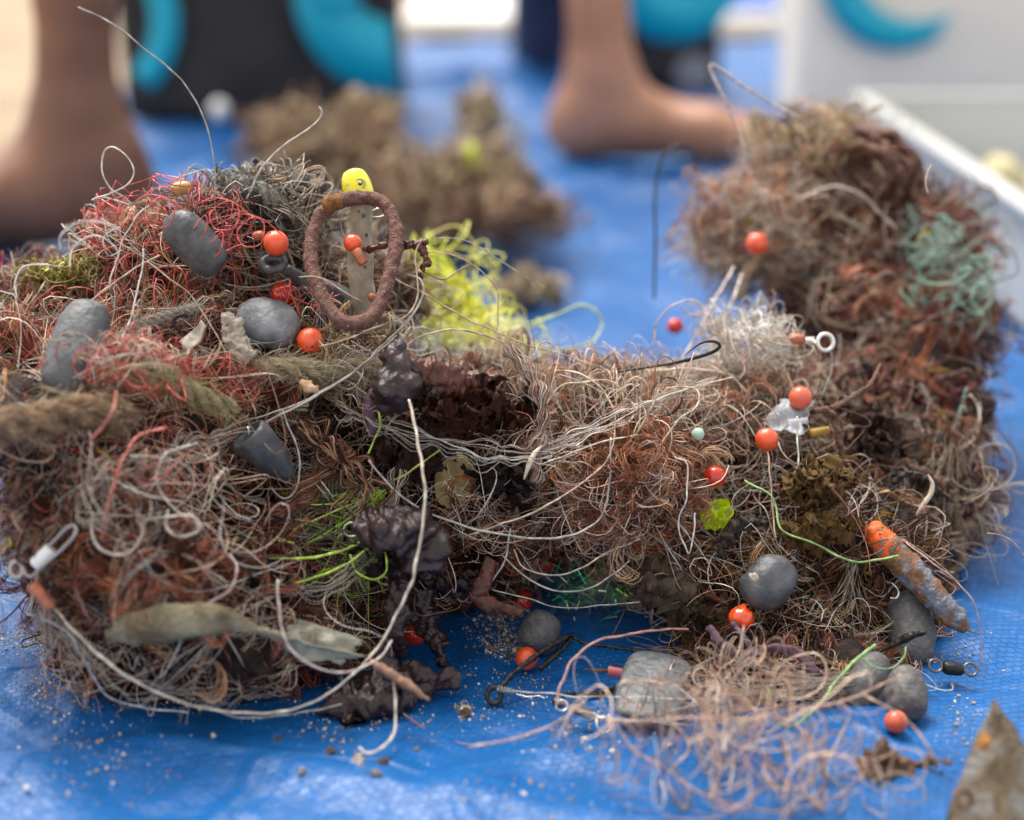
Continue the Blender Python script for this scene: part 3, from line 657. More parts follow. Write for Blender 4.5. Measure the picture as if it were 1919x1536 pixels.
heap('weed_clump', 'yellow-green moss tuft on the far left of the heap', 'seaweed', [
 (150, 515, .556, 75, 26, .012, {'moss': 1100, 'olive': 300}, .7)])
heap('line_tangle', 'loose clear line loops spilling over the tarp at the lower left', 'tangle', [
 (290, 1265, .488, 180, 45, .010, {'grey': 8, 'pinkln': 6}, False), (150, 1170, .478, 60, 50, .010, {'grey': 8}, False), (380, 1190, .476, 90, 60, .010, {'grey': 6}, False)])
# blurred debris far behind
for lab, cl in [('brown debris clump behind the left heap, widest of the blurred ones', [(620, 310, 1.10, 130, 85, .06, {'far': 60, 'fartan': 25}), (545, 265, 1.15, 75, 60, .05, {'far': 60}), (740, 370, 1.06, 100, 65, .05, {'far': 50, 'fartan': 30}), (680, 230, 1.18, 50, 40, .04, {'fartan': 60})]),
                ('grey-beige debris clump with a lime spot, behind the ring', [(900, 230, 1.22, 40, 60, .04, {'fartan': 60}), (880, 325, 1.14, 95, 60, .04, {'fartan': 70}), (950, 370, 1.10, 60, 40, .03, {'fartan': 40, 'far': 20})]),
                ('low plum-brown weed strip on the tarp behind the yellow net', [(930, 410, 1.05, 120, 30, .04, {'far': 90}), (800, 430, 1.05, 90, 36, .04, {'far': 80}), (1000, 385, 1.08, 60, 18, .03, {'far': 60})]),
                ('sandy debris lump on the tarp right of the yellow net', [(990, 545, .93, 62, 22, .02, {'fartan': 120})])]:
    M_c = mat('debris_' + lab[:5], (.12, .075, .05), .9, col2=(.30, .22, .15), scale=30, bump=2, bscale=90, lo=.4, hi=.62)
    heap('debris_clump', lab, 'debris', cl, coremat=M_c, core_scale=.62, rough_core=1.6)
C, rad = egg(P(872, 290, 1.10), P(895, 290, 1.10), .009, 12)
tag(tube('lime_scrap', mat('lime_plastic', (.55, .66, .03), .5), C, rad, sides=12), 'round lime green scrap on the grey-beige debris behind', 'scrap')
# ================================================================== BEADS
def revolve(prof, seg=28):
    prof = np.array(prof); a = np.arange(seg) / seg * 2 * np.pi; K = len(prof)
    V = np.stack([prof[:, 1][:, None] * np.cos(a), prof[:, 1][:, None] * np.sin(a), np.repeat(prof[:, 0][:, None], seg, 1)], -1).reshape(-1, 3)
    idx = np.arange(K * seg).reshape(K, seg); b_ = np.roll(idx, -1, 1)
    return V, np.stack([idx[:-1], b_[:-1], b_[1:], idx[1:]], -1).reshape(-1, 4)
a = np.linspace(R(12), R(168), 22)
prof = [(.55, .14), (.93, .14), (.985, .17)] + [(math.cos(t), math.sin(t)) for t in a] + [(-.985, .17), (-.93, .14), (-.55, .14), (.55, .14)]
BV, BF = revolve(prof, 28)
bead_src = None
def bead(px, py, d, rpx, axis, label, m=M_orange, cat='bead', group='orange fishing beads', name='bead'):
    global bead_src
    if bead_src is None:
        bead_src = mesh_obj(name, BV, BF, m); me = bead_src.data
        o = bead_src
    else:
        o = bead_src.copy(); link(o); o.name = name
        if m is not M_orange:
            o.data = bead_src.data.copy(); o.data.materials.clear(); o.data.materials.append(m)
    r = rpx * d / F; o.location = Vector(P(px, py, d)); o.scale = (r, r, r * (.94 + .1 * rng.rand()))
    if o.location.z < r: o.location.z = r * 1.02 + max(0, float(tarp_z(o.location.x, o.location.y)))
    o.rotation_euler = Vector(axis).to_track_quat('Z', 'Y').to_euler()
    return tag(o, label, cat, group)
BEADS = [
 (517, 455, .520, 24, (.4, .3, -.8), 'orange bead between the long grey sinker and the rusty ring'),
 (661, 455, .522, 17, (.35, 0, -.9), 'small orange bead inside the rusty ring'),
 (530, 553, .535, 24, (1, .4, .2), 'orange bead half hidden behind the round flat sinker'),
 (581, 638, .518, 25, (.3, -.9, -.3), 'orange bead at the lower right of the round flat sinker'),
 (1418, 456, .640, 21, (.4, .2, .8), 'blurred orange bead highest on the right rear mound'),
 (1265, 611, .650, 15, (1, 0, 0), 'blurred orange-red bead in the gap above the big hook'),
 (1500, 745, .548, 22, (.3, 0, 1), 'orange bead resting on the blue-grey shard'),
 (1437, 823, .535, 22, (0, -.5, -1), 'bright orange bead below the blue-grey shard with line hanging from it'),
 (1340, 893, .532, 21, (1, .3, .2), 'darker orange bead above the lime scrap'),
 (1021, 1053, .562, 19, (.2, .2, 1), 'red-orange bead in the shade under the weed bridge'),
 (980, 1125, .560, 20, (1, .5, 0), 'orange bead between the bridge and the grey pebble sinker'),
 (987, 1241, .519, 22, (1, -.2, .2), 'orange bead on the tarp under the black wire clip'),
 (1677, 1375, .478, 22, (.2, -.5, -1), 'orange bead on the tarp near the foreground crab-like scrap'),
 (778, 1190, .530, 20, (.3, .4, 1), 'red bead tucked behind the hanging dark seaweed'),
 (1650, 897, .585, 15, (1, 0, .4), 'small orange bead beside the black twig at the right'),
 (1282, 885, .575, 12, (1, 0, 1), 'tiny orange bead left of the darker orange bead'),
]
M_or2 = mat('red_orange_bead', (.70, .030, .010), .15, col2=(.50, .03, .012), scale=300, sss=.25, coat=.7)
M_or3 = mat('faded_bead', (.78, .15, .07), .35, col2=(.60, .10, .05), scale=420, sss=.25, coat=.2)
for bi, bx in enumerate(BEADS): bead(*bx, m=M_or2 if bi in (2, 5, 8, 9, 10, 13) else (M_or3 if bi in (6, 12, 14) else M_orange))
bead(1308, 813, .528, 12, (1, 0, .5), 'pale mint bead left of the bright orange bead', mat('mint_bead', (.42, .62, .50), .4, sss=.2), group=None)
bead(951, 868, .520, 9, (.4, -1, .2), 'small white bead right of the dark seaweed', mat('ivory_bead', (.72, .66, .58), .4), group=None)
bead(117, 866, .500, 9, (1, 0, 0), 'tiny blurred red bead on the far left of the heap', mat('red_bead', (.75, .03, .02), .3), group=None)
# half bead / broken caps
C, rad = egg(P(1366, 1150, .516), P(1412, 1166, .516), .0040, 16); V, Fc = tube_geo(C, rad, 16, amp=.0005, freq=300)
tag(mesh_obj('broken_bead', V, Fc, M_orange), 'broken orange float cap under the spotted egg sinker', 'float')

# small tubes, crimps and beads of other kinds
def rod(name, m, a, b, d, rpx, label, cat, d2=None, prof=None, group=None, sides=16, amp=0, hollow=True, parent=None):
    A, B = P(a[0], a[1], d), P(b[0], b[1], d2 or d); r = rpx * d / F
    prof = prof or [(0, .55), (0, .9), (.04, 1), (.5, 1), (.96, 1), (1, .9), (1, .55)]
    C = np.array([A + (B - A) * t for t, _ in prof]) + np.arange(len(prof))[:, None] * (B - A) * 1e-4
    o = tube(name, m, C, [r * q for _, q in prof], sides=sides, amp=amp, freq=500, parent=parent)
    if label: tag(o, label, cat, group)
    return o
BAR = [(0, .3), (.02, .6), (.12, .85), (.3, 1), (.7, 1), (.88, .85), (.98, .6), (1, .3)]
rod('tube_bead', mat('tan_bead', (.55, .36, .10), .45, col2=(.42, .27, .08), scale=300), (322, 355), (359, 350), .535, 13, 'mustard barrel bead on the summit of the left heap', 'bead', prof=BAR)
rod('crimp', M_copper, (473, 444), (496, 440), .524, 10, 'rosy copper crimp touching the left side of an orange bead', 'crimp', prof=BAR)
rod('crimp', M_copper, (665, 468), (682, 494), .520, 10, 'copper sleeve under the small bead inside the rusty ring', 'crimp')
rod('crimp', M_copper, (60, 1095), (98, 1140), .468, 13, 'copper sleeve on the thick line at the lower left', 'crimp')
rod('crimp', M_copper, (1478, 634), (1509, 637), .560, 11, 'copper barrel behind the white wire eye', 'crimp', prof=BAR)
rod('crimp', M_copper, (690, 553), (705, 561), .520, 8, 'ringed copper crimp at the inner foot of the rusty ring', 'crimp', prof=BAR)
rod('crimp', M_copper, (1297, 845), (1325, 866), .56, 13, 'dull copper sleeve between mint bead and darker orange bead', 'crimp')
rod('tube_bead', mat('mustard_tube', (.62, .38, .05), .5, col2=(.4, .24, .05), scale=400), (1518, 812), (1554, 806), .555, 8, 'short mustard tube right of the bright orange bead', 'tube')
rod('tube_bead', M_white, (66, 1060), (98, 1028), .470, 15, 'bright white sleeve at the lower left corner of the heap', 'sleeve')

# ================================================================== SINKERS
def sinker(name, m, a, b, d, rpx, label, d2=None, power=2.2, skew=0, squash=1, amp=.0003, freq=90, sides=32, seed=3, K=30, up=None):
    A, B = P(a[0], a[1], d), P(b[0], b[1], d2 or d)
    C, rad = egg(A, B, rpx * d / F, K, power, skew)
    V, Fc = tube_geo(C, rad, sides, amp=amp, freq=freq, seed=seed, squash=squash, up=VIEW if up is None else up)
    V[:, 2] = np.maximum(V[:, 2], .0012)
    return tag(mesh_obj(name, V, Fc, m), label, 'sinker')
sinker('sinker', M_darklead, (318, 405), (412, 505), .512, 41, 'smooth dark grey long sinker under the red thread', d2=.510, power=2.9, squash=.7)
sinker('sinker', M_lead, (172, 566), (112, 740), .500, 50, 'tall grey sinker at the far left of the heap', d2=.484, power=3.0, squash=.7, amp=.0001, seed=9)
# flat-faced round sinker
M_leadl = mat('lead_light', (.13, .14, .155), .5, metal=.1, col2=(.24, .25, .265), scale=180, bump=.9, bscale=600, detail=8)
s2 = thing('sinker', 'rounded grey sinker with a flat rimmed face, left of the rusty ring', 'sinker', P(502, 605, .53))
A, B = P(497, 590, .512), P(510, 622, .545)
V, Fc = tube_geo(*egg(P(446, 586, .522), P(558, 624, .520), 50 * .52 / F, 30, 2.4), sides=36, amp=.0003, freq=90, up=VIEW + [0, 0, 1.0], squash=.72)
mesh_obj('sinker_body', V, Fc, M_leadl, s2)
fr = circle(P(500, 602, .519), 56 * .52 / F, VIEW + [.1, 0, .9], 60, 50 * .52 / F)
tube('face_rim', M_leadl, fr, .00045, s2, closed=True, sides=10, amp=.0001, freq=300)
# cone sinker
cs = thing('sinker', 'dark grey cone sinker with a sunken top, mid-height on the left heap', 'sinker', P(495, 850, .515))
A, B = P(470, 818, .496), P(544, 894, .503)
prof = [(.16, .10), (.17, .30), (.14, .52), (.02, .66), (-.06, .76), (-.09, .86), (-.06, .97), (.02, 1.04), (.1, 1.06), (.35, .98), (.7, .74), (.9, .52), (.97, .42), (1.01, .28), (1.02, .1)]
lathe('sinker_body', M_darklead, A, B, prof, 37 * .505 / F, cs, 40, .00015, 200)
tube('eye', M_steel, circle(P(466, 808, .494), .0015, (1, .4, .2), 20), .0003, cs, closed=True, sides=8)
# pear sinker with eye
ps = thing('sinker', 'black pear sinker with a moulded eye, passing behind the rusty ring', 'sinker', P(570, 540, .535))
prof = [(0, .22), (.12, .26), (.3, .42), (.55, .78), (.78, 1), (.93, .85), (1, .3)]
A, B = P(535, 503, .527), P(650, 590, .548); C = smooth(np.array([A + (B - A) * t for t, _ in prof]), 30)
rr = np.interp(np.linspace(0, 1, 30), [t for t, _ in prof], [q for _, q in prof]) * 44 * .53 / F
tube('sinker_body', M_darklead, C, rr, ps, sides=28, amp=.0002, freq=100)
tube('eye', M_darklead, circle(P(512, 494, .522), 19 * .522 / F, VIEW + [0, -.1, .9], 32, 15 * .522 / F), 8.5 * .522 / F, ps, closed=True, sides=16, amp=.0002, freq=200)
eg = thing('sinker', 'grey egg sinker with a white barnacle spot at the lower right', 'sinker', P(1440, 1090, .52))
V, Fc = tube_geo(*egg(P(1478, 1050, .520), P(1403, 1132, .517), 46 * .52 / F, 30, 2.3), sides=36, amp=.0004, freq=90, up=VIEW, squash=.85)
mesh_obj('sinker_body', V, Fc, M_lead, eg)
C, rad = egg(P(1405, 1085, .5035), P(1421, 1079, .5035), 9 * .503 / F, 14); tube('barnacle', M_pale, C, rad, eg, sides=16, amp=.0003, freq=400)
sinker('sinker', M_lead2, (1030, 1150), (992, 1220), .532, 38, 'sandy grey egg sinker on the tarp behind the black wire clip', d2=.527, power=2.4)
sinker('sinker', M_lead2, (1690, 1246), (1706, 1352), .492, 39, 'sandy pear-shaped grey sinker next to the barrel swivel', d2=.486, skew=.15)
sinker('sinker', M_lead2, (1650, 1225), (1600, 1335), .506, 36, 'grey sinker leaning left of the sandy pear-shaped one', d2=.496)
sinker('sinker', M_lead2, (1700, 1110), (1716, 1250), .535, 42, 'dull brownish sinker shaded behind the barrel swivel', d2=.522, power=2.6)
sinker('sinker', M_lead, (950, 1062), (1005, 1118), .580, 40, 'shaded grey sinker under the weed bridge beside a red bead', power=2.5)
sinker('sinker', M_darklead, (1300, 1215), (1420, 1250), .540, 36, 'dark sinker buried under the purple weed', power=2.5)
sinker('sinker', M_lead, (1010, 1010), (1110, 1040), .600, 40, 'shaded grey sinker deepest under the weed bridge', power=2.5)
# slab sinker, lying nearly flat
sinker('slab_sinker', mat('grey_slab', (.08, .09, .10), .4, col2=(.155, .17, .185), scale=200, bump=1.2, bscale=500, detail=9), (1240, 1228), (1206, 1350), .506, 62, 'flat rounded grey slab sinker lying on the tarp in the lower middle', d2=.482, power=5, squash=.22, up=(0, -.25, 1), amp=.0002, sides=44, K=44)
# blue-grey shard
def sheet(name, m, cpts, nu=18, nv=12, ruffle=.001, freq=120, seed=5, th=.0004, edge=.0, parent=None, oval=False):
    """bent sheet of real thickness through four px corners (x, y, d) in order"""
    c = [P(*q) for q in cpts]; u, v = np.meshgrid(np.linspace(0, 1, nu), np.linspace(0, 1, nv))
    z0 = 0 * u + seed; uu = u + edge * noise(np.stack([2 * u, 2 * v, z0], -1), .8, seed) * .07 * (2 * u - 1); vv = v + edge * noise(np.stack([3 * u, v, z0], -1), 1.1, seed + 1) * .08 * (2 * v - 1)
    if oval:
        a_, b_ = 2 * uu - 1, 2 * vv - 1; uu, vv = .5 + .5 * a_ * np.sqrt(np.clip(1 - b_**2 / 2, 0, 2)), .5 + .5 * b_ * np.sqrt(np.clip(1 - a_**2 / 2, 0, 2))
    u, v = uu[..., None], vv[..., None]
    S = (1 - u) * (1 - v) * c[0] + u * (1 - v) * c[1] + u * v * c[2] + (1 - u) * v * c[3]
    N_ = np.cross(c[1] - c[0], c[3] - c[0]); N_ /= np.linalg.norm(N_)
    S = S + N_ * (noise(S, freq, seed) * ruffle)[..., None]
    A = S.reshape(-1, 3); B_ = A + N_ * th; idx = np.arange(nu * nv).reshape(nv, nu); k = nu * nv
    q = np.stack([idx[:-1, :-1], idx[:-1, 1:], idx[1:, 1:], idx[1:, :-1]], -1).reshape(-1, 4)
    rim = np.r_[idx[0], idx[1:, -1], idx[-1, -2::-1], idx[-2:0:-1, 0]]; nx = np.roll(rim, -1)
    Fq = np.vstack([q[:, ::-1], q + k, np.stack([rim, nx, nx + k, rim + k], -1)])
    return mesh_obj(name, np.vstack([A, B_]), Fq, m, parent)
tag(sheet('plastic_shard', mat('bluegrey_plastic', (.22, .245, .28), .45, col2=(.36, .38, .41), scale=150), [(1432, 790, .548), (1465, 748, .553), (1528, 752, .553), (1500, 812, .535)], ruffle=.0016, edge=.8), 'blue-grey plastic shard under an orange bead at the right', 'shard')

# ================================================================== RUSTY RING
rg = thing('rusty_ring', 'oval rusty brown ring standing on top of the left heap', 'ring', P(660, 600, .52))
rp = [(612, 392), (640, 376), (680, 370), (715, 378), (737, 410), (742, 455), (732, 505), (718, 552), (700, 590), (668, 606), (635, 598), (606, 560), (588, 515), (582, 470), (588, 430), (598, 405)]
pts = np.array([P(x, y, .516 - .012 * (y - 490) / 120.) for x, y in rp]); pts = np.vstack([pts, pts[:1]])
C = smooth(np.vstack([pts[-3:-1], pts, pts[1:3]]), 240); i0 = np.argmin(np.linalg.norm(C[:60] - pts[0], axis=1)); i1 = 180 + np.argmin(np.linalg.norm(C[180:] - pts[0], axis=1))
C = C[i0:i1]
tube('ring_body', M_rust, C, 13.2 * .518 / F * (1 + .06 * np.sin(np.linspace(0, 25, len(C)))), rg, closed=True, sides=22, amp=.00022, freq=260)
q = [P(x, y, .514) for x, y in ((606, 388), (622, 380), (640, 376))]
tube('orange_rust_patch', mat('orange_rust', (.32, .13, .03), .9, col2=(.18, .07, .02), scale=700, bump=2, bscale=1500), smooth(np.array(q), 12), 14.3 * .516 / F * np.array([.7, .95, 1, 1, 1, 1.03, 1.03, 1, 1, 1, .95, .7]), rg, sides=20, amp=.0003, freq=500)
gr = []
for i in range(260):
    k = rng.randint(len(C)); dirn = rng.normal(size=3); dirn -= dirn @ (C[(k + 1) % len(C)] - C[k]) * (C[(k + 1) % len(C)] - C[k]) / (np.linalg.norm(C[(k + 1) % len(C)] - C[k])**2); dirn /= np.linalg.norm(dirn)
    V, Fc = ICO[1]; gr.append((V * rng.uniform(.00010, .00026) * rng.uniform(.7, 1.3, 3) + C[k] + dirn * 13.4 * .518 / F, Fc))
V, Fc = join(gr); tag(mesh_obj('sand_specks', V, Fc, mat('sand_grain', (.50, .36, .26), .6, col2=(.30, .2, .15), scale=300), rg), kind='stuff')

# ================================================================== LURE
lu = thing('fishing_lure', 'lure with a bright yellow eyed head and bone-coloured stick body, seen through the ring', 'lure', P(680, 560, .55))
hd = [(660, 317, .35), (661, 321, .66), (664, 332, .92), (668, 347, 1.04), (673, 364, 1.06), (677, 380, .95)]
C = np.array([P(x, y, .538) for x, y, _ in hd]); tube('lure_head', M_yellow, smooth(C, 16), np.interp(np.linspace(0, 1, 16), [0, .06, .24, .48, .75, 1], [q for *_, q in hd]) * 27 * .538 / F, lu, sides=24)
bd = [(679, 376, .85), (678, 420, .9), (680, 470, .92), (682, 530, .9), (690, 575, .8), (700, 610, .6)]
C = np.array([P(x, y, .543) for x, y, _ in bd]); tube('lure_body', M_bone, smooth(C, 40) + np.array([0, -.009, .002]), np.interp(np.linspace(0, 1, 40), np.linspace(0, 1, 6), [q for *_, q in bd]) * 27 * .53 / F, lu, sides=20, amp=.0003, freq=120)
ec = P(674, 344, .5335)
tube('eye_ring', mat('green_grey_eye', (.40, .50, .22), .3), circle(ec, 9.5 * .534 / F, VIEW, 24), .0004, lu, closed=True, sides=8)
C, rad = egg(P(670, 343, .5335), P(679, 345, .5335), 4.6 * .534 / F, 12); tube('eye_pupil', mat('eye_black', (.02, .025, .02), .1, coat=1), C, rad, lu, sides=14)
C, rad = egg(P(674, 341, .532), P(677, 342, .532), 1.6 * .534 / F, 8); tube('painted_eye_glint', M_white, C, rad, lu, sides=8)  # highlight on the pupil, modelled as a small white bead
tube('lure_wire', M_steel, circle(P(712, 398, .546), 20 * .546 / F, VIEW, 30, 8 * .546 / F, xdir=(1, 0, .25)), .0003, lu, closed=True, sides=8)
tube('lure_wire', M_steel, smooth(np.array([P(648, 382, .54), P(641, 400, .54), P(640, 430, .54), P(650, 450, .54)]), 20), .00022, lu, sides=6)
for x, y, r in ((681, 404, 3.5), (672, 396, 2), (687, 440, 4), (676, 470, 2.5), (684, 500, 3)):
    C, rad = egg(P(x, y - r, .5296), P(x, y + r, .5296), r * .75 * .54 / F, 8); tube('body_spot', mat('spot_dark', (.05, .07, .06), .6), C, rad, lu, sides=10)
# ================================================================== METAL TERMINAL TACKLE
def wire(name, m, pts, rpx, label=None, cat=None, d=None, n=60, taper=None, parent=None, sides=8, amp=0, group=None, freq=400):
    Pp = path(pts, d); C = smooth(Pp, n)
    dd = .52 if not isinstance(pts[0], tuple) or len(pts[0]) < 3 or pts[0][2] == 'g' else pts[0][2]
    if d is not None and d != 'g': dd = d
    r = np.full(n, rpx * dd / F)
    if taper: r = r * np.interp(np.linspace(0, 1, n), np.linspace(0, 1, len(taper)), taper)
    o = tube(name, m, C, r, parent, sides=sides, amp=amp, freq=freq, seed=len(pts))
    if label: tag(o, label, cat, group)
    return o
wire('fish_hook', M_black, [(1150, 698, .548), (1200, 690, .545), (1262, 680, .54), (1310, 668, .535), (1338, 658, .532), (1349, 648, .531), (1340, 640, .531), (1318, 641, .531), (1300, 652, .531), (1284, 665, .531)], 2.4, 'large black fish hook lying across the top of the middle, point curling back', 'hook', taper=[.8, 1, 1, 1.2, 1.5, 1.5, 1.3, .9, .25])
wire('fish_hook', M_black, [(1226, 560, .66), (1228, 450, .66), (1228, 360, .66), (1240, 300, .66), (1268, 272, .66), (1296, 280, .66), (1304, 320, .66)], 2.4, 'blurred dark wire hook standing left of the right rear mound', 'hook')
wire('fish_hook', M_black, [(268, 610, .517), (290, 628, .515), (302, 640, .513)], 5, 'short dark hook shank near the white shred on the left heap', 'hook')
wire('fish_hook', M_black, [(338, 618, .513), (328, 612, .512), (326, 598, .512), (342, 590, .512), (352, 594, .512)], 3.4, 'small black hook bend beside the cream shred on the left heap', 'hook')
wire('fish_hook', M_black, [(1660, 985, .53), (1662, 940, .53), (1690, 905, .535), (1735, 892, .54)], 0.1, None) if False else None
# white wire eye and shaft
e = thing('wire_eye', 'shiny white wire eye with copper barrel on top of the right mass', 'wire eye', P(1545, 640, .56))
tube('eye', mat('white_wire', (.78, .76, .72), .25, metal=.5), circle(P(1547, 641, .556), 15.5 * .556 / F, VIEW + [.2, 0, 0], 36), 4.0 * .556 / F, e, closed=True, sides=12)
tube('shank', MATS['white_wire'], smooth(path([(1505, 637, .56), (1520, 638, .558), (1534, 645, .556)]), 16), 3.8 * .556 / F, e, sides=10)
tube('wrapping', MATS['white_wire'], np.array([P(1509 + t * 1.05, 638 + 7 * math.sin(t * 1.5), .558 + 7 * math.cos(t * 1.5) * .558 / F) for t in np.linspace(0, 16, 80)]), .00022, e, sides=6)
# small ring at the lime bundle
tag(tube('split_ring', M_steel, circle(P(659, 992, .505), 15 * .505 / F, VIEW, 36, 13 * .505 / F), 2.3 * .505 / F, closed=True, sides=10), 'small bright metal ring at the lime line bundle', 'ring')
# black wire clip on the tarp
ck = thing('wire_clip', 'black double wire clip with an eye, lying over an orange bead on the tarp', 'clip', GT(930, 1300))
wire('clip_wire', M_black, [(935, 1292, .498), (962, 1262, .502), (1000, 1232, .507), (1040, 1206, .513), (1070, 1190, .518), (1064, 1203, .518), (1040, 1228, .514), (1010, 1254, .511)], 5.2, parent=ck, n=80, sides=10, amp=.0002)
tube('eye', M_black, circle(P(926, 1303, .497), 13 * .497 / F, VIEW + [0, 0, .5], 30, 15 * .497 / F), 5.5 * .497 / F, ck, closed=True, sides=12, amp=.0001)
tube('wrapping', M_steel, np.array([P(932 + t * 1.6, 1290 + .35 * t + 6 * math.sin(t * 1.9), .496 + 5 * math.cos(t * 1.9) * .5 / F) for t in np.linspace(0, 20, 90)]), .00022, ck, sides=6)
wire('stray_wire', M_steel, [(965, 1300, .499), (990, 1306, .497), (1008, 1304, .497), (1022, 1309, .496)], 1.7, parent=ck, n=20)
wire('black_wire', M_black, [(1050, 1300, .500), (1110, 1298, .503), (1170, 1286, .507), (1240, 1262, .512), (1290, 1240, .52)], 5.0, 'thick black crusted wire running behind the grey slab', 'wire', n=50, taper=[.4, 1, 1.2, 1, .7], amp=.0003)
wire('black_wire', M_black, [(1075, 1194, .518), (1100, 1206, .516), (1150, 1212, .515), (1200, 1222, .514), (1260, 1238, .514)], 3.0, 'thin black barbed wire from the clip to the front weed mass', 'wire', n=60, amp=.0003, freq=900)
wire('black_wire', M_black, [(1735, 1185, .500), (1712, 1190, .503), (1680, 1205, .506), (1630, 1228, .51), (1590, 1235, .515)], 5.5, 'black glossy wire end above the sandy pear sinker', 'wire', n=40, taper=[.8, 1.6, .7, .6, .3], amp=.0001)
# pink wrapped swivel
pk = thing('wrapped_hook', 'tiny pink thread-wrapped eye with a rusty shank on the tarp', 'hook', GT(1140, 1262))
wire('shank', M_rust, [(1094, 1254, .508), (1120, 1256, .508), (1150, 1258, .507), (1170, 1262, .506)], 4.0, parent=pk, n=24, taper=[.5, 1, 1], amp=.0001)
Mpk = mat('pink_thread', (.62, .16, .17), .35, spec=.7)
tube('thread_wrapping', Mpk, np.array([P(1140 + t * 1.0, 1257 + .2 * t + 8 * math.sin(t * 1.9), .507 + 7 * math.cos(t * 1.9) * .5 / F) for t in np.linspace(0, 26, 140)]), .00042, pk, sides=6)
tube('eye', Mpk, circle(P(1176, 1263, .505), 8 * .505 / F, VIEW, 24), 2.8 * .505 / F, pk, closed=True, sides=8)
# snap swivel
sn = thing('snap_swivel', 'silver snap swivel with an open wire loop on the tarp beside the slab sinker', 'swivel', GT(1110, 1345))
tube('snap_loop', M_steel, smooth(np.array([P(*q) for q in [(1112, 1338, .484), (1124, 1344, .482), (1143, 1346, .481), (1147, 1358, .480), (1140, 1371, .479), (1127, 1371, .479), (1119, 1360, .480), (1118, 1346, .482)]]), 50), 2.2 * .482 / F, sn, sides=8)
rod('swivel_barrel', M_lead2, (1072, 1326), (1110, 1340), .485, 9, None, None, parent=sn, prof=BAR, amp=.0002)
tube('snap_loop', M_steel, circle(P(1053, 1322, .487), 11 * .487 / F, VIEW + [0, 0, 1], 30), 2.4 * .487 / F, sn, closed=True, sides=8)
tube('snap_loop', M_black, circle(P(1047, 1312, .490), 12 * .487 / F, VIEW + [.5, 0, .3], 30), 2.6 * .487 / F, sn, closed=True, sides=8)
# barrel swivel
bs = thing('barrel_swivel', 'dark barrel swivel with an eye at each end on the bare tarp at the right', 'swivel', GT(1787, 1252))
zz = .509
rod('swivel_barrel', M_black, (1766, 1250), (1806, 1256), zz, 13, None, None, parent=bs, prof=BAR, sides=20, amp=.0001)
for x, y in ((1757, 1247), (1817, 1254)):
    tube('eye', mat('dark_steel', (.16, .15, .14), .25, metal=.8), circle(P(x + (-4 if x < 1787 else 2), y, zz - .001), 12 * zz / F, VIEW + [0, 0, .6], 28, 12 * zz / F), 2.6 * zz / F, bs, closed=True, sides=8)
# swivel in foreground shade
fs = thing('swivel', 'coiled steel swivel on the tarp left of the lowest right orange bead', 'swivel', GT(1625, 1400))
tube('coil', M_steel, np.array([P(1592 + t * 3.6, 1388 + .5 * t + 9 * math.sin(t * 1.6), .478 + 9 * math.cos(t * 1.6) * .48 / F) for t in np.linspace(0, 16, 90)]), .00040, fs, sides=6)
rod('swivel_barrel', M_lead2, (1612, 1392), (1650, 1404), .476, 12, None, None, parent=fs, prof=BAR, amp=.0002)
tube('eye', M_steel, circle(P(1570, 1388, .48), 12 * .48 / F, VIEW, 26, 8 * .48 / F), .00035, fs, closed=True, sides=8)
# blurred grey swivel eye lower left
gsw = thing('swivel', 'blurred grey wire swivel eye at the lower left edge', 'swivel', P(40, 1070, .47))
Mg = mat('grey_wire', (.42, .39, .34), .4, metal=.4)
tube('eye', Mg, circle(P(31, 1067, .470), 12 * .47 / F, VIEW, 28, 15 * .47 / F), 4.5 * .47 / F, gsw, closed=True, sides=10)
wire('bent_wire', Mg, [(42, 1060, .470), (50, 1078, .470), (62, 1078, .47), (80, 1060, .468), (110, 1035, .466), (136, 1008, .464), (143, 992, .464), (136, 984, .465), (122, 992, .466), (100, 1015, .468), (82, 1030, .469)], 3.4, parent=gsw, n=70)
# other small hooks
wire('small_hook', M_steel, [(1662, 1090, .53), (1675, 1095, .528), (1684, 1108, .527), (1680, 1120, .527), (1668, 1120, .527)], 2.6, 'small shiny hook bend in the weed left of the rusty tube', 'hook', n=30)
wire('small_hook', M_black, [(1496, 1028, .52), (1494, 1045, .52), (1506, 1056, .52), (1508, 1068, .52), (1500, 1078, .52)], 2.4, 'small black hook just right of the spotted egg sinker', 'hook', n=30)
wire('small_hook', M_steel, [(1575, 1310, .499), (1540, 1265, .5), (1537, 1258, .5), (1552, 1236, .505)], .1, None) if False else None
wire('bent_wire', M_steel, [(1265, 1235, .500), (1250, 1270, .496), (1262, 1284, .495), (1276, 1300, .494)], 1.5, 'thin bright kinked wire on the slab sinker', 'wire', n=24)
wire('bone_hook', mat('ivory', (.68, .58, .44), .35), [(1015, 835, .515), (1000, 852, .512), (990, 875, .511), (982, 898, .512)], 5, 'short ivory curved spine in the middle of the heap', 'spine', n=24, taper=[.5, 1, 1, .3])
wire('bone_hook', MATS['ivory'], [(1738, 890, .55), (1747, 905, .55), (1744, 925, .55), (1730, 945, .55), (1716, 965, .55)], 4.5, 'ivory curved spine at the right edge of the front weed mass', 'spine', n=24, taper=[.5, 1, 1, .3])

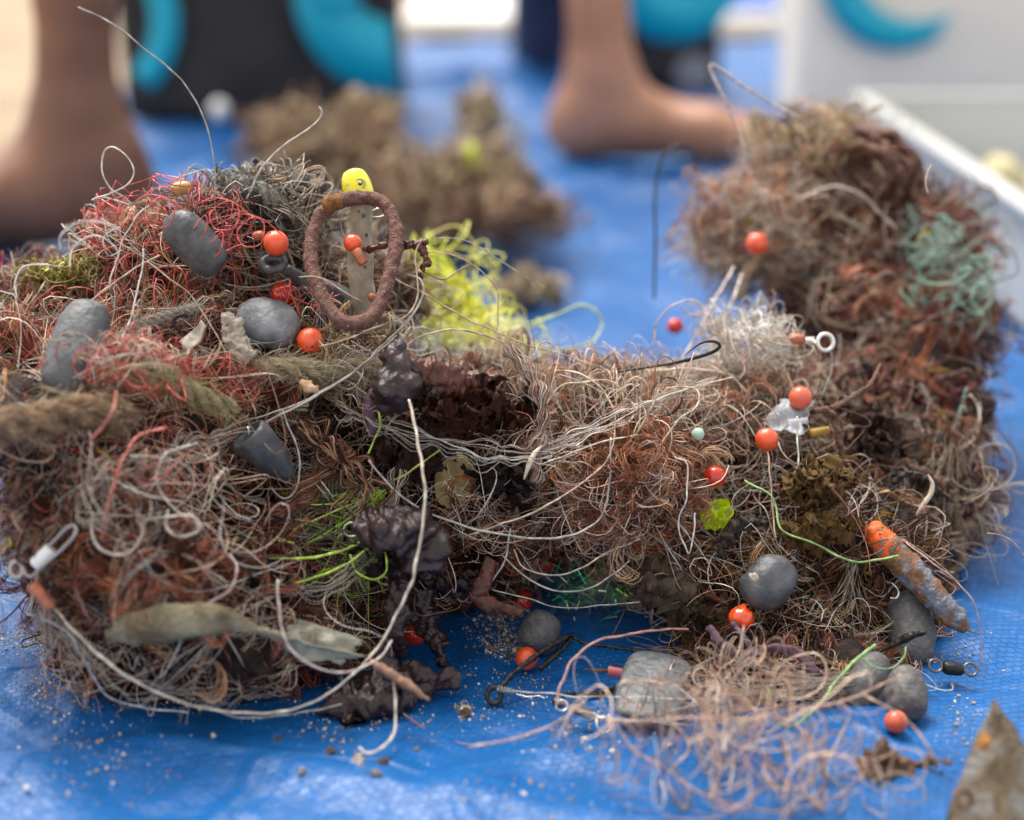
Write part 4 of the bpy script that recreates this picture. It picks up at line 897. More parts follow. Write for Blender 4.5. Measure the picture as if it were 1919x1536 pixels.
# ================================================================== RUSTY TUBE AND PYRAMID
rt = thing('float_tube', 'rusty blue tapered tube with an orange tip, leaning on the tarp at the right', 'float', P(1740, 1090, .53))
A, B = P(1650, 1010, .530), P(1812, 1182, .520)
C = A + (B - A) * np.linspace(0, 1, 40)[:, None]
rr = np.interp(np.linspace(0, 1, 40), [0, .08, .5, .88, 1], [21, 27, 27, 22, 7]) * .525 / F
Mrt = mat('blue_paint_rusting', (.17, .19, .24), .65, col2=(.21, .105, .045), scale=130, bump=2.5, bscale=700, detail=8, lo=.42, hi=.52)
tube('tube_body', Mrt, C, rr, rt, sides=28, amp=.0005, freq=200)
C2 = smooth(path([(1628, 985, .530), (1640, 998, .530), (1656, 1016, .529), (1672, 1034, .529)]), 16)
tube('orange_tip', mat('orange_paint_chipped', (.85, .13, .01), .5, col2=(.30, .22, .12), scale=260, detail=6, lo=.52, hi=.60, bump=1, bscale=500), C2, np.interp(np.linspace(0, 1, 16), [0, .2, 1], [12, 21, 27]) * .529 / F, rt, sides=24, amp=.0003, freq=240)
wire('end_spike', M_tan, [(1805, 1172, .520), (1822, 1184, .518), (1836, 1188, .517)], 4, parent=rt, n=12, taper=[1, .5, .2])
# pyramid
def pyramid():
    ap = P(1862, 1306, .445)
    b_ = [P(1766, 1530, .434), P(1885, 1590, .412), P(2010, 1500, .438), P(1880, 1420, .478)]; b_ = [np.array([q[0], q[1], .001]) if q[2] < .02 else q for q in b_]
    bm = bmesh.new(); va = bm.verts.new(ap); vb = [bm.verts.new(q) for q in b_]
    for i in range(4): bm.faces.new([va, vb[i], vb[(i + 1) % 4]])
    bm.faces.new(vb[::-1]); bmesh.ops.recalc_face_normals(bm, faces=bm.faces[:])
    bmesh.ops.bevel(bm, geom=bm.edges[:], offset=.0005, segments=2, affect='EDGES')
    bmesh.ops.triangulate(bm, faces=bm.faces[:])
    for _ in range(3): bmesh.ops.subdivide_edges(bm, edges=[e for e in bm.edges if e.calc_length() > .0025], cuts=1, use_grid_fill=False); bmesh.ops.triangulate(bm, faces=bm.faces[:])
    V = np.array([v.co[:] for v in bm.verts]); bm.normal_update(); Nn = np.array([v.normal[:] for v in bm.verts]); Fc = np.array([[v.index for v in f.verts] for f in bm.faces]); bm.free()
    V += Nn * (noise(V, 90, 12) * .0006 + noise(V, 320, 13) * .0003)[:, None]
    t = thing('pyramid_sinker', 'rust-stained grey metal pyramid in the bottom right corner', 'sinker', (P(1870, 1440, .44)[0], P(1870, 1440, .44)[1], 0))
    mesh_obj('pyramid_body', V, Fc, mat('rusted_grey', (.115, .080, .042), .85, col2=(.19, .185, .175), scale=95, bump=2.5, bscale=420, detail=9, lo=.42, hi=.62), t)
    tube('barnacle', M_tan, circle(P(1806, 1497, .428), 15 * .43 / F, VIEW + [0, 0, .2], 26), .0009, t, closed=True, sides=10, amp=.0002, freq=400)
    C, rad = egg(P(1836, 1404, .4315), P(1850, 1376, .4335), 11 * .43 / F, 12); tube('orange_rust_spot', mat('rust_spot', (.45, .20, .04), .9, col2=(.30, .12, .03), scale=500, bump=2), C, rad, t, sides=14, amp=.0006, freq=300)
pyramid()

# ================================================================== ROPE AND DARK SEAWEED
def rope(label, pts, rpx, turns, m, fuzz='tan', fn=500, d=None):
    C = smooth(path(pts, d), 160); dd = pts[0][2]; T, U, Wv = [q[0] for q in frames(C[None])]
    t = thing('rope', label, 'rope', C.mean(0))
    r = rpx * dd / F
    for k in range(3):
        a = np.linspace(0, turns * 2 * np.pi, 160) + k * 2.094
        S = C + (np.cos(a)[:, None] * U + np.sin(a)[:, None] * Wv) * r * .60
        tube('strand', m, S, r * .50, t, sides=14, amp=r * .05, freq=300, seed=k + 1)
    k = rng.randint(2, 158, fn); aa = rng.uniform(0, 6.28, fn); dr = np.cos(aa)[:, None] * U[k] + np.sin(aa)[:, None] * Wv[k]
    st = C[k] + dr * r * .9; ln = rng.uniform(.0015, .007, fn)[:, None]; tw = T[k] * rng.choice([-1, 1], fn)[:, None]
    s = np.linspace(0, 1, 7)[None, :, None]
    CC = st[:, None] + dr[:, None] * ln[:, None] * s * .35 + tw[:, None] * ln[:, None] * s * .9 + rng.normal(size=(fn, 1, 3)) * ln[:, None] * s**2 * .4
    V, Fq = tubes(CC, np.full((fn, 7), .00006), 3); pal = np.array([q for q, _ in PAL[fuzz]]); tint = np.repeat(pal[rng.randint(len(pal), size=fn)], 21, axis=0)
    tag(mesh_obj('fuzz', V, Fq, M_fib, t, tint=tint), kind='stuff')
    return t
rope('frayed olive twisted rope across the left heap below the round flat sinker', [(455, 705, .515), (490, 692, .513), (540, 690, .512), (600, 694, .515), (660, 692, .520), (715, 688, .528)], 19, 2.6, M_rope, 'tan', 1300)
rope('olive-brown twisted rope at the left, tangled with red thread', [(215, 712, .490), (270, 700, .488), (330, 718, .492), (380, 748, .497), (440, 770, .503)], 21, 2.2, M_rope, 'moss', 900)
rope('blurred thick brown fibre rope coming in at the left edge', [(-60, 800, .455), (40, 795, .460), (110, 780, .468), (190, 770, .475), (240, 790, .482)], 34, 1.6, M_tan, 'weedgr', 1300)
rope('grey frayed twist of thin cord on the left heap beside the tall grey sinker', [(160, 700, .508), (205, 655, .511), (260, 610, .515), (330, 590, .520), (375, 575, .525)], 11, 6, mat('grey_cord', (.30, .29, .26), .9, col2=(.18, .17, .15), scale=500, bump=1), 'grey', 600)
rope('frayed grey-black cord knot on the summit of the left heap', [(440, 345, .545), (470, 352, .535), (505, 372, .533), (530, 402, .538), (545, 440, .545)], 20, 3.2, mat('black_cord', (.045, .05, .05), .85, col2=(.22, .21, .18), scale=260, bump=1.5), 'twine', 900)
# coil of dark rope
co = thing('rope_coil', 'blurred coil of dark brown rope on top of the right rear mound', 'rope', P(1650, 320, .68))
c0 = P(1650, 315, .655)
for k in range(17):
    rr_ = (80 - 34 * rng.rand()) * .66 / F; cc = c0 + np.clip(rng.normal(size=3), -1, 1) * [.0035, .002, .002]
    ax_ = np.array([1, .7, .4]) + np.clip(rng.normal(size=3), -1, 1) * .35; cl_ = circle(cc, rr_, ax_, 60, rr_ * rng.uniform(.55, .8)); cl_ += np.stack([noise(cl_, 40, 201 + k), noise(cl_, 40, 231 + k), noise(cl_, 40, 261 + k)], -1) * .0015
    tube('loop', mat('brown_cord', (.070, .030, .022), .7, col2=(.20, .095, .06), scale=300, bump=1.5, bscale=900), cl_, rng.uniform(.0012, .0024), co, closed=True, sides=10, amp=.0004, freq=160, seed=k)
def weedtube(name, m, pts, rpx, label, cat='seaweed', n=50, sides=20, amp=.0010, freq=170, squash=1, seed=5, taper=None, parent=None):
    C = smooth(path(pts), n); dd = np.mean([q[2] for q in pts if len(q) > 2]); r = np.interp(np.linspace(0, 1, n), np.linspace(0, 1, len(rpx)), rpx) * dd / F
    V, Fc = tube_geo(C, r, sides, amp=amp, freq=freq, seed=seed, squash=squash, up=VIEW)
    V[:, 2] = np.maximum(V[:, 2], .0015)
    o = mesh_obj(name, V, Fc, m, parent)
    if label: tag(o, label, cat)
    return o
ds = thing('seaweed_piece', 'thick wet black-brown seaweed lump with a drooping arm, right of the olive rope', 'seaweed', P(745, 720, .52))
weedtube('lump', M_weeddark, [(742, 640, .505), (745, 670, .502), (742, 710, .500), (735, 745, .502), (720, 775, .506)], [10, 30, 34, 46, 38, 8], None, parent=ds, amp=.0013, n=70, sides=36, freq=80)
weedtube('drooping_arm', M_purple, [(712, 722, .512), (698, 745, .508), (692, 780, .507), (696, 820, .508)], [9, 13, 12, 3], None, parent=ds, amp=.0004, squash=.6)
weedtube('side_arm', M_weedred, [(760, 700, .505), (800, 702, .508), (850, 715, .512), (900, 730, .518)], [22, 30, 26, 8], None, parent=ds, amp=.0012, squash=.6, n=60, sides=28, freq=220)
d2_ = thing('seaweed_piece', 'wet dark seaweed knot at the centre with long strips hanging to the tarp', 'seaweed', P(745, 1020, .51))
weedtube('lump', M_weeddark, [(690, 1000, .502), (720, 985, .498), (760, 995, .498), (785, 1030, .500), (790, 1080, .505)], [16, 44, 50, 48, 14], None, parent=d2_, amp=.0024, n=90, sides=44, freq=62)
weedtube('hanging_strip', M_weeddark, [(745, 1040, .505), (752, 1090, .503), (745, 1140, .502), (742, 1190, .503), (748, 1240, .508)], [26, 18, 22, 20, 3], None, parent=d2_, amp=.0009, squash=.6, n=70, sides=28)
weedtube('hanging_strip', M_weeddark, [(790, 1110, .520), (800, 1170, .518), (818, 1210, .515), (832, 1248, .512)], [24, 20, 18, 10], None, parent=d2_, amp=.0010, squash=.7, n=60, sides=24)
d3_ = thing('seaweed_piece', 'black-brown seaweed lump lying flat on the tarp at the bottom centre-left', 'seaweed', GT(720, 1310))
weedtube('lump', M_weeddark, [(592, 1335, .487), (650, 1325, .490), (700, 1312, .492), (760, 1285, .497), (820, 1272, .503), (862, 1278, .504)], [6, 30, 58, 40, 22, 14], None, parent=d3_, amp=.0020, n=110, sides=44, freq=70, squash=.7)
weedtube('lump', M_weeddark, [(625, 1335, .489), (660, 1360, .487), (690, 1345, .488)], [8, 26, 8], None, parent=d3_, amp=.0012, n=50, sides=28, squash=.7)
weedtube('lump', M_weeddark, [(715, 1215, .500), (725, 1255, .498), (722, 1300, .495)], [14, 22, 26], None, parent=d3_, amp=.0010, n=50, sides=28, squash=.7)
weedtube('seaweed_arch', M_weeddark, [(790, 1060, .53), (830, 1090, .528), (880, 1088, .528), (930, 1060, .53), (965, 1020, .535)], [20, 26, 20, 18, 10], 'dark crusty seaweed arch left of the weed bridge opening', amp=.0016, sides=28, n=70)
weedtube('red_weed_blade', M_weedred, [(925, 1050, .515), (905, 1090, .512), (893, 1120, .512), (930, 1135, .512), (980, 1148, .514)], [14, 15, 14, 13, 6], 'glossy red-brown seaweed blade hanging over the tarp', amp=.0006, squash=.45, n=60)
weedtube('root_knob', mat('dark_bark', (.045, .028, .018), .8, col2=(.11, .075, .045), scale=170, bump=2.5, bscale=420, detail=8), [(1185, 1070, .535), (1225, 1085, .53), (1262, 1110, .528), (1270, 1150, .53)], [14, 40, 48, 20], 'brown bark-like holdfast knob in front of the weed bridge', 'holdfast', amp=.0022, n=80, sides=40, freq=140)
weedtube('black_twig', mat('black_bark', (.022, .016, .013), .7, col2=(.07, .05, .035), scale=300, bump=2.5, bscale=700), [(1345, 1050, .530), (1362, 1010, .528), (1400, 978, .527), (1440, 975, .527)], [5, 11, 13, 5], 'crusty black twig above the spotted egg sinker', 'twig', amp=.0010, freq=300)
weedtube('black_twig', MATS['black_bark'], [(1672, 912, .545), (1690, 890, .543), (1715, 888, .543), (1738, 895, .545)], [2.5, 5, 5, 5], 'thin curved black twig at the right, above the orange tube tip', 'twig', amp=.0005, freq=400)
pv = thing('seaweed_piece', 'purple ribbon seaweed winding down the lower right weed mass', 'seaweed', P(1430, 1220, .50))
weedtube('ribbon', M_purple, [(1325, 1175, .512), (1352, 1205, .508), (1390, 1225, .505), (1440, 1215, .502), (1490, 1222, .500), (1524, 1255, .498), (1530, 1310, .497)], [5, 9, 8, 7, 9, 10, 6], None, parent=pv, amp=.0005, squash=.5, n=90, seed=8)
weedtube('ribbon', M_purple, [(1372, 1165, .512), (1395, 1200, .508), (1410, 1222, .506)], [4, 6, 3], None, parent=pv, amp=.0004, squash=.6)
tw = thing('seaweed_twig', 'forked red-brown seaweed twig at the right, under the shard', 'seaweed', P(1560, 780, .55))
weedtube('stem', M_twig, [(1505, 775, .553), (1535, 770, .55), (1556, 768, .55), (1568, 800, .55), (1577, 840, .55), (1582, 870, .55)], [2, 4, 7, 7, 6, 4], None, parent=tw, amp=.0004, seed=3)
weedtube('branch', M_twig, [(1556, 766, .55), (1590, 748, .552), (1630, 720, .555), (1650, 680, .56)], [6, 5, 4, 3], None, parent=tw, amp=.0003)
weedtube('branch', M_twig, [(1530, 770, .552), (1532, 740, .554), (1538, 715, .556)], [4, 4, 2], None, parent=tw, amp=.0003)
sw = thing('seaweed_twig', 'brown seaweed sprig sticking out to the right through the rusty ring', 'seaweed', P(760, 460, .52))
weedtube('stem', M_weedred, [(682, 466, .524), (705, 462, .522), (730, 456, .522), (760, 458, .522), (802, 452, .52)], [5, 6, 5, 8, 5], None, parent=sw, amp=.0005, freq=300)
weedtube('branch', M_weedred, [(785, 458, .521), (796, 478, .52), (800, 492, .52), (788, 505, .52)], [9, 6, 8, 4], None, parent=sw, amp=.0005, freq=300)
weedtube('brown_stalk', mat('stalk', (.26, .15, .10), .6, col2=(.24, .10, .05), scale=200), [(690, 1235, .478), (730, 1262, .476), (770, 1288, .474), (805, 1312, .472)], [6, 9, 9, 3], 'blurred tan stalk in front of the flat black seaweed', 'stalk', amp=.0003)
weedtube('driftwood_stick', M_bone, [(1385, 560, .66), (1405, 500, .66), (1450, 440, .665), (1500, 380, .67)], [12, 11, 12, 10], 'blurred pale stick rising behind the highest orange bead', 'stick', amp=.0006)
weedtube('driftwood_stick', M_bone, [(1590, 920, .60), (1592, 850, .605), (1598, 780, .61), (1600, 710, .62)], [12, 12, 12, 10], 'pale brown upright stick in the right rear mound', 'stick', amp=.0004)
weedtube('driftwood_stick', M_bone, [(1560, 400, .66), (1610, 425, .66), (1665, 462, .66)], [5, 5, 5], 'blurred slanting greenish stalk high on the right rear mound', 'stalk')
weedtube('driftwood_stick', M_twig, [(1600, 845, .57), (1660, 855, .57), (1720, 878, .568), (1790, 925, .57)], [4, 7, 6, 3], 'long reddish stem arching over the right of the front weed mass', 'stem')
weedtube('driftwood_stick', M_twig, [(190, 510, .57), (240, 500, .568), (310, 478, .565)], [16, 14, 10], 'short brown stick left of the long grey sinker', 'stick', amp=.0008)
weedtube('driftwood_stick', M_twig, [(18, 920, .475), (50, 910, .475), (85, 895, .478)], [9, 10, 6], 'blurred brown stick end at the left edge of the heap', 'stick')
weedtube('driftwood_stick', mat('dark_stick', (.06, .04, .03), .8, col2=(.14, .09, .06), scale=200, bump=2), [(30, 1040, .485), (38, 1000, .485), (36, 965, .487)], [15, 12, 8], 'dark stick stub above the grey swivel eye at the left edge', 'stick', amp=.001)
weedtube('driftwood_stick', mat('dry_root', (.16, .11, .07), .9, col2=(.26, .19, .13), scale=200, bump=2), [(1780, 1110, .570), (1788, 1050, .575), (1800, 980, .58), (1795, 930, .59)], [6, 16, 18, 22], 'dry brown root at the right end of the heap above the rusty tube', 'root', amp=.002)
# pale fluffy leaf and stem at lower left
M_leaf = mat('felted_leaf', (.12, .085, .045), .9, col2=(.30, .27, .17), scale=110, bump=3, bscale=600, detail=8)
lf = thing('dry_leaf', 'felted grey-green leaf and stem across the lower left heap', 'leaf', P(450, 1180, .47))
weedtube('felt_pad', M_leaf, [(200, 1190, .466), (260, 1175, .460), (340, 1165, .457), (420, 1160, .458), (480, 1180, .462)], [16, 34, 36, 28, 8], None, parent=lf, amp=.0007, squash=.5, n=70, sides=32, freq=70)
weedtube('stem', M_leaf, [(470, 1178, .461), (505, 1186, .466), (540, 1190, .472)], [8, 7, 5], None, parent=lf, amp=.0003)
sheet('leaf_blade', mat('grey_leaf', (.24, .23, .17), .7, col2=(.33, .33, .26), scale=150, bump=1, bscale=700), [(505, 1192, .478), (565, 1162, .480), (685, 1200, .486), (640, 1245, .480)], ruffle=.0012, nu=30, nv=16, edge=.5, parent=lf).location
sheet('leaf_blade', MATS['grey_leaf'], [(505, 1192, .478), (560, 1198, .474), (690, 1232, .482), (560, 1240, .478)], ruffle=.0008, nu=24, nv=12, edge=.4, parent=lf)
# yellow translucent capsule leaf in the centre
tag(sheet('yellow_leaf', mat('straw_leaf', (.45, .33, .13), .5, col2=(.30, .21, .09), scale=180, tl=.3), [(822, 850, .522), (890, 845, .522), (882, 950, .520), (808, 955, .520)], ruffle=.0008, edge=.35, oval=True, nu=24, nv=24), 'straw-yellow oval leaf scrap in the middle of the heap', 'leaf')
tag(sheet('lime_scrap', mat('lime_sheet', (.62, .76, .01), .45, col2=(.45, .6, .01), scale=300), [(1308, 940, .540), (1375, 932, .540), (1372, 985, .536), (1318, 998, .536)], ruffle=.0022, freq=200, edge=.6, oval=True, nu=30, nv=30), 'fluorescent lime plastic scrap under the darker orange bead', 'scrap')
tag(sheet('white_foam', mat('foam', (.80, .80, .76), .8, bump=1), [(885, 585, .66), (975, 600, .66), (990, 650, .65), (895, 640, .65)], ruffle=.004, freq=90, th=.004, edge=1), 'blurred white foam scrap behind the yellow net', 'foam')
tag(sheet('net_film', mat('yellow_film', (.70, .74, .04), .4, col2=(.10, .30, .30), scale=160, tl=.3, lo=.52, hi=.60), [(800, 450, .652), (870, 520, .652), (915, 600, .652), (790, 625, .652)], ruffle=.006, freq=70, nu=30, nv=30, edge=1), 'yellow printed film inside the fluorescent net', 'film')
tag(sheet('shell_piece', mat('beige_shell', (.50, .40, .32), .6, col2=(.38, .3, .24), scale=120), [(1145, 1115, .565), (1205, 1100, .565), (1212, 1135, .56), (1185, 1145, .56)], ruffle=.001, th=.001, oval=True), 'smooth beige shell piece behind the green tinsel', 'shell')
# green tinsel
def tinsel(label, cx, cy, d, sx, sy, n, cols):
    c = P(cx, cy, d); t0 = [];  
    V, Fs, T = [], [], []
    for i in range(n):
        a = c + np.array([rng.normal() * sx, rng.normal() * .002, rng.normal() * sy]) * 1.0
        dr = rng.normal(size=3); dr /= np.linalg.norm(dr); sd = np.cross(dr, rng.normal(size=3)); sd /= np.linalg.norm(sd)
        l, w_ = rng.uniform(.002, .006), rng.uniform(.00018, .0004); nn = np.cross(dr, sd) * .00004
        a[2] = max(a[2], .003); k = len(V)
        q = [a, a + dr * l, a + dr * l + sd * w_, a + sd * w_]; V += q + [x + nn for x in q]
        Fs += [[k + x for x in f] for f in ([3, 2, 1, 0], [4, 5, 6, 7], [0, 1, 5, 4], [1, 2, 6, 5], [2, 3, 7, 6], [3, 0, 4, 7])]
        T += [cols[rng.randint(len(cols))]] * 8
    Mt = mat('tinsel', 'tint', .12, metal=.6, scale=50)
    return tag(mesh_obj('tinsel', np.array(V), Fs, Mt, tint=np.array(T, float), smooth_shade=False), label, 'tinsel', kind='stuff')
tinsel('holographic green tinsel shreds on the tarp under the weed bridge', 1110, 1105, .548, .0075, .0040, 240, [(.05, .75, .20), (.25, .70, .05), (.02, .60, .45), (.45, .55, .30), (.30, .35, .15)])
tinsel('holographic pale green tinsel above the bark-like knob', 1272, 1030, .550, .004, .004, 90, [(.15, .65, .35), (.45, .6, .45), (.55, .5, .45)])
# ================================================================== SEAWEED FRONDS (one object per blade)
def blade_mesh(name, seed, m, lobes=3):
    r = np.random.RandomState(seed); nu, nv = 9, 6; u = np.linspace(0, 1, nu)[None, :]; v = np.linspace(-1, 1, nv)[:, None]
    wd = (.10 + .32 * np.sin(np.pi * np.minimum(u * 1.05, 1))**.7) * (1 + .35 * np.sin(u * lobes * 6.28 + r.rand() * 6))
    X = u + 0 * v; Y = v * wd; Z = .22 * np.sin(u * 3 + r.rand() * 6) + .10 * np.sin(v * 3 + u * 9 + r.rand() * 6)
    A = np.stack([X, Y, Z], -1).reshape(-1, 3); idx = np.arange(nu * nv).reshape(nv, nu); k = nu * nv
    q = np.stack([idx[:-1, :-1], idx[:-1, 1:], idx[1:, 1:], idx[1:, :-1]], -1).reshape(-1, 4)
    rim = np.r_[idx[0], idx[1:, -1], idx[-1, -2::-1], idx[-2:0:-1, 0]]; nx = np.roll(rim, -1)
    Fq = np.vstack([q[:, ::-1], q + k, np.stack([rim, nx, nx + k, rim + k], -1)])
    me = bpy.data.meshes.new(name); me.from_pydata(np.vstack([A, A + [0, 0, .05]]).tolist(), [], Fq.tolist()); me.polygons.foreach_set('use_smooth', np.ones(len(Fq), bool)); me.materials.append(m)
    return me
def fronds(name, label, m, clump, n, size, seed, part='frond', lobes=3):
    ms = [blade_mesh(part, seed + i, m, lobes) for i in range(4)]
    px, py, d, rx, ry, rd = clump; t = thing(name, label, 'seaweed', P(px, py, d)); c0 = np.array(parent_loc(t))
    for i in range(n):
        u = rng.normal(size=3); u /= np.linalg.norm(u); u[1] = -abs(u[1]) * .8
        p = P(px + u[0] * rx * rng.uniform(.3, 1), py + u[2] * ry * rng.uniform(.3, 1), d + u[1] * rd)
        o = bpy.data.objects.new(part, ms[i % 4]); link(o, t); s = size * rng.uniform(.6, 1.3) * d / F
        o.location = Vector(p - c0); o.scale = (s, s, s); o.rotation_euler = (rng.uniform(0, 6.28), rng.uniform(-1, 1), rng.uniform(0, 6.28))
    return t
fronds('seaweed_fronds', 'glossy red-brown leafy seaweed right of the thick black-brown lump', M_weedred, (870, 765, .530, 90, 60, .020), 140, 44, 100)
fronds('seaweed_fronds', 'dark leafy seaweed under the thick black-brown lump', mat('dark_leafy', (.04, .014, .014), .35, col2=(.09, .035, .03), scale=160, bump=1.5, bscale=400), (780, 850, .530, 90, 60, .020), 80, 38, 110)
fronds('seaweed_fronds', 'olive-gold forked seaweed on the lower right weed mass', M_weedolive, (1535, 905, .535, 75, 42, .018), 110, 30, 120, lobes=4)
fronds('seaweed_fronds', 'olive-brown seaweed fringe below the olive-gold piece', M_weedolive, (1540, 990, .530, 80, 40, .016), 70, 26, 130, lobes=4)
fronds('seaweed_fronds', 'small red-brown seaweed shred below the tall thread tuft in the centre', M_weedred, (990, 745, .545, 20, 50, .008), 26, 28, 140)
fronds('seaweed_fronds', 'brown seaweed scraps at the foot of the holdfast knob', mat('brown_leafy', (.12, .06, .025), .5, col2=(.06, .03, .018), scale=200, bump=1), (1330, 1150, .530, 90, 22, .014), 60, 26, 150)
fronds('seaweed_fronds', 'dark red-brown blades under the centre knot', M_weeddark, (880, 1030, .535, 70, 60, .012), 50, 34, 160)

fronds('seaweed_fronds', 'dark wet blades in the hollow of the lower left heap', M_weeddark, (440, 960, .522, 90, 50, .014), 60, 34, 170)
fronds('seaweed_fronds', 'dark red blades near the bottom left of the heap, above the felted leaf', M_weedred, (330, 1040, .468, 60, 30, .006), 16, 30, 180)
fronds('seaweed_fronds', 'glossy dark blades left of the crest in the middle of the heap', M_weeddark, (950, 900, .522, 60, 70, .010), 50, 34, 210)
fronds('seaweed_fronds', 'brown blades between the shard and the root at the right', mat('brown_leafy2', (.10, .045, .022), .5, col2=(.05, .022, .016), scale=200, bump=1), (1640, 830, .575, 80, 50, .012), 60, 34, 220)
fronds('seaweed_fronds', 'torn black-brown blades fringing the wet dark knot at the centre', M_weeddark, (745, 1030, .503, 70, 60, .006), 46, 34, 240)
fronds('seaweed_fronds', 'torn black-brown blades on the flat seaweed at the bottom centre-left', M_weeddark, (700, 1300, .494, 80, 26, .004), 34, 30, 250)
fronds('seaweed_fronds', 'torn dark blades fringing the thick lump right of the olive rope', M_weeddark, (760, 720, .505, 50, 50, .005), 26, 28, 260)
# fluffs and tufts
def tuft(name, label, cat, m, a, d, n, L_, dirn, spread, r, tintcol, curl=.4):
    """spray of fibres out of one point"""
    c = P(*a, d); D = np.asarray(dirn, float) + rng.normal(size=(n, 3)) * spread; D /= np.linalg.norm(D, axis=1)[:, None]
    Ls = L_ * rng.uniform(.5, 1.1, n); K = 14; s = np.linspace(0, 1, K)[None, :, None]; bend = rng.normal(size=(n, 3)) * curl
    C = c + rng.normal(size=(n, 1, 3)) * .0012 + D[:, None] * Ls[:, None, None] * s + bend[:, None] * Ls[:, None, None] * s**2 * .7
    C[..., 2] = np.maximum(C[..., 2], .002)
    V, Fq = tubes(C, np.full((n, K), r), 3); ci = np.array(tintcol)[rng.randint(len(tintcol), size=n)] * rng.uniform(.7, 1.3, n)[:, None]
    return tag(mesh_obj(name, V, Fq, m, tint=np.clip(np.repeat(ci, K * 3, axis=0), 0, .9)), label, cat, kind='stuff')
TC = {k: [c for c, _ in v] for k, v in PAL.items()}
tuft('line_bundle', 'spray of lime green line ends below the small metal ring', 'line', M_line, (715, 925), .512, 22, .036, (-.8, -.1, -.75), .25, .00024, TC['lime'], .5)
tuft('line_bundle', 'lime strands running down to the right of the small metal ring', 'line', M_line, (640, 930), .514, 16, .030, (.35, 0, -1), .28, .00022, TC['lime'], .5)
tuft('line_bundle', 'whitish line sheaf fanning under the felted leaf', 'line', M_line, (400, 1190), .472, 18, .026, (-.6, 0, -.8), .25, .00018, TC['grey'] + TC['line'], .5)
tuft('line_bundle', 'grey fibre sheaf raking down across the tall grey sinker', 'line', M_line, (240, 640), .500, 70, .030, (-.85, 0, -.75), .16, .00014, TC['grey'], .25)
def sheaf(name, label, cat, m, pts, n, jit, r, cols, twist=2.0, K=40):
    """n fibres running side by side along one course, winding a little round it and fraying"""
    C0 = smooth(path(pts), K); T, U, Wv = [q[0] for q in frames(C0[None])]; s_ = np.linspace(0, 1, K)
    ph = rng.uniform(0, 6.28, n)[:, None]; rad = jit * np.sqrt(rng.rand(n))[:, None] * (.5 + np.abs(noise(C0, 60, 33)))[None] ; an = ph + twist * 6.28 * s_[None] * rng.uniform(.5, 1.3, n)[:, None]
    C = C0[None] + (np.cos(an)[..., None] * U[None] + np.sin(an)[..., None] * Wv[None]) * rad[..., None]
    fr = rng.rand(n) < .35; t0 = rng.uniform(.3, .9, n)[:, None]
    C = C + (fr[:, None] * np.clip(s_[None] - t0, 0, 1)**1.5)[..., None] * rng.normal(size=(n, 1, 3)) * .012
    V, Fq = tubes(C, np.full((n, K), r) * rng.uniform(.6, 1.3, n)[:, None], 3); ci = np.array(cols)[rng.randint(len(cols), size=n)] * rng.uniform(.7, 1.3, n)[:, None]
    return tag(mesh_obj(name, V, Fq, m, tint=np.clip(np.repeat(ci, K * 3, axis=0), 0, .9)), label, cat, kind='stuff')
sheaf('fibre_tuft', 'frayed brown and beige thread bundle rising in the centre, its tip bending left', 'fibres', M_line, [(1000, 900, .520), (1008, 840, .518), (1018, 780, .518), (1008, 730, .52), (990, 695, .522), (968, 668, .524), (950, 652, .525)], 60, .0022, .00013, TC['line'] + TC['weedlt'], 1.6)
sheaf('line_bundle', 'beige line bundle running from the thread bundle to the right across the middle', 'line', M_line, [(1005, 845, .522), (1060, 825, .52), (1120, 800, .52), (1180, 775, .52), (1260, 740, .53), (1340, 715, .545)], 14, .0030, .00016, TC['line'], .6)
sheaf('line_bundle', 'clear line bundle running left from the cone sinker across the lower left heap', 'line', M_line, [(470, 795, .503), (420, 815, .498), (350, 845, .492), (280, 880, .486), (210, 930, .48), (160, 990, .475)], 22, .0035, .00016, TC['grey'], .6)
sheaf('line_bundle', 'clear line bundle curving under the small metal ring to the leaf blade', 'line', M_line, [(745, 880, .512), (735, 950, .508), (700, 1020, .504), (650, 1080, .502), (590, 1110, .500), (540, 1095, .5)], 16, .0026, .00014, TC['grey'], .5)
sheaf('fibre_tuft', 'wiry dark brown stems crossing the hollow right of the cone sinker', 'fibres', M_fib, [(560, 800, .515), (620, 850, .512), (680, 900, .510), (700, 960, .508)], 30, .006, .00024, TC['weeddk'] + TC['weed'], .6)
sheaf('line_bundle', 'long clear lines draping over the lower front of the left heap', 'line', M_line, [(120, 1180, .468), (200, 1250, .468), (300, 1290, .472), (420, 1300, .477), (540, 1270, .485)], 7, .004, .00016, TC['grey'], .5)
sheaf('line_bundle', 'beige lines crossing the centre above the straw leaf', 'line', M_line, [(640, 760, .508), (740, 800, .506), (850, 830, .506), (960, 850, .508), (1040, 850, .512)], 10, .005, .00013, TC['line'], .5)
sheaf('fibre_tuft', 'brown fibre sheaf slanting down left below the small thread hollow', 'fibres', M_fib, [(640, 830, .515), (610, 880, .512), (560, 930, .508), (510, 980, .506), (460, 1010, .505)], 90, .0045, .00012, TC['weed'], .8)
sheaf('line_bundle', 'beige line bundle across the front of the lower right weed mass', 'line', M_line, [(1290, 1290, .505), (1370, 1300, .500), (1450, 1305, .498), (1540, 1300, .498), (1620, 1280, .50)], 16, .0022, .00013, TC['grey'] + TC['line'], .5)
sheaf('fibre_tuft', 'red-brown hair weed hank at the upper left edge below the moss', 'fibres', M_fib, [(20, 590, .52), (60, 640, .515), (110, 690, .51), (180, 740, .505)], 80, .005, .00014, TC['weed'] + TC['red'], .7)
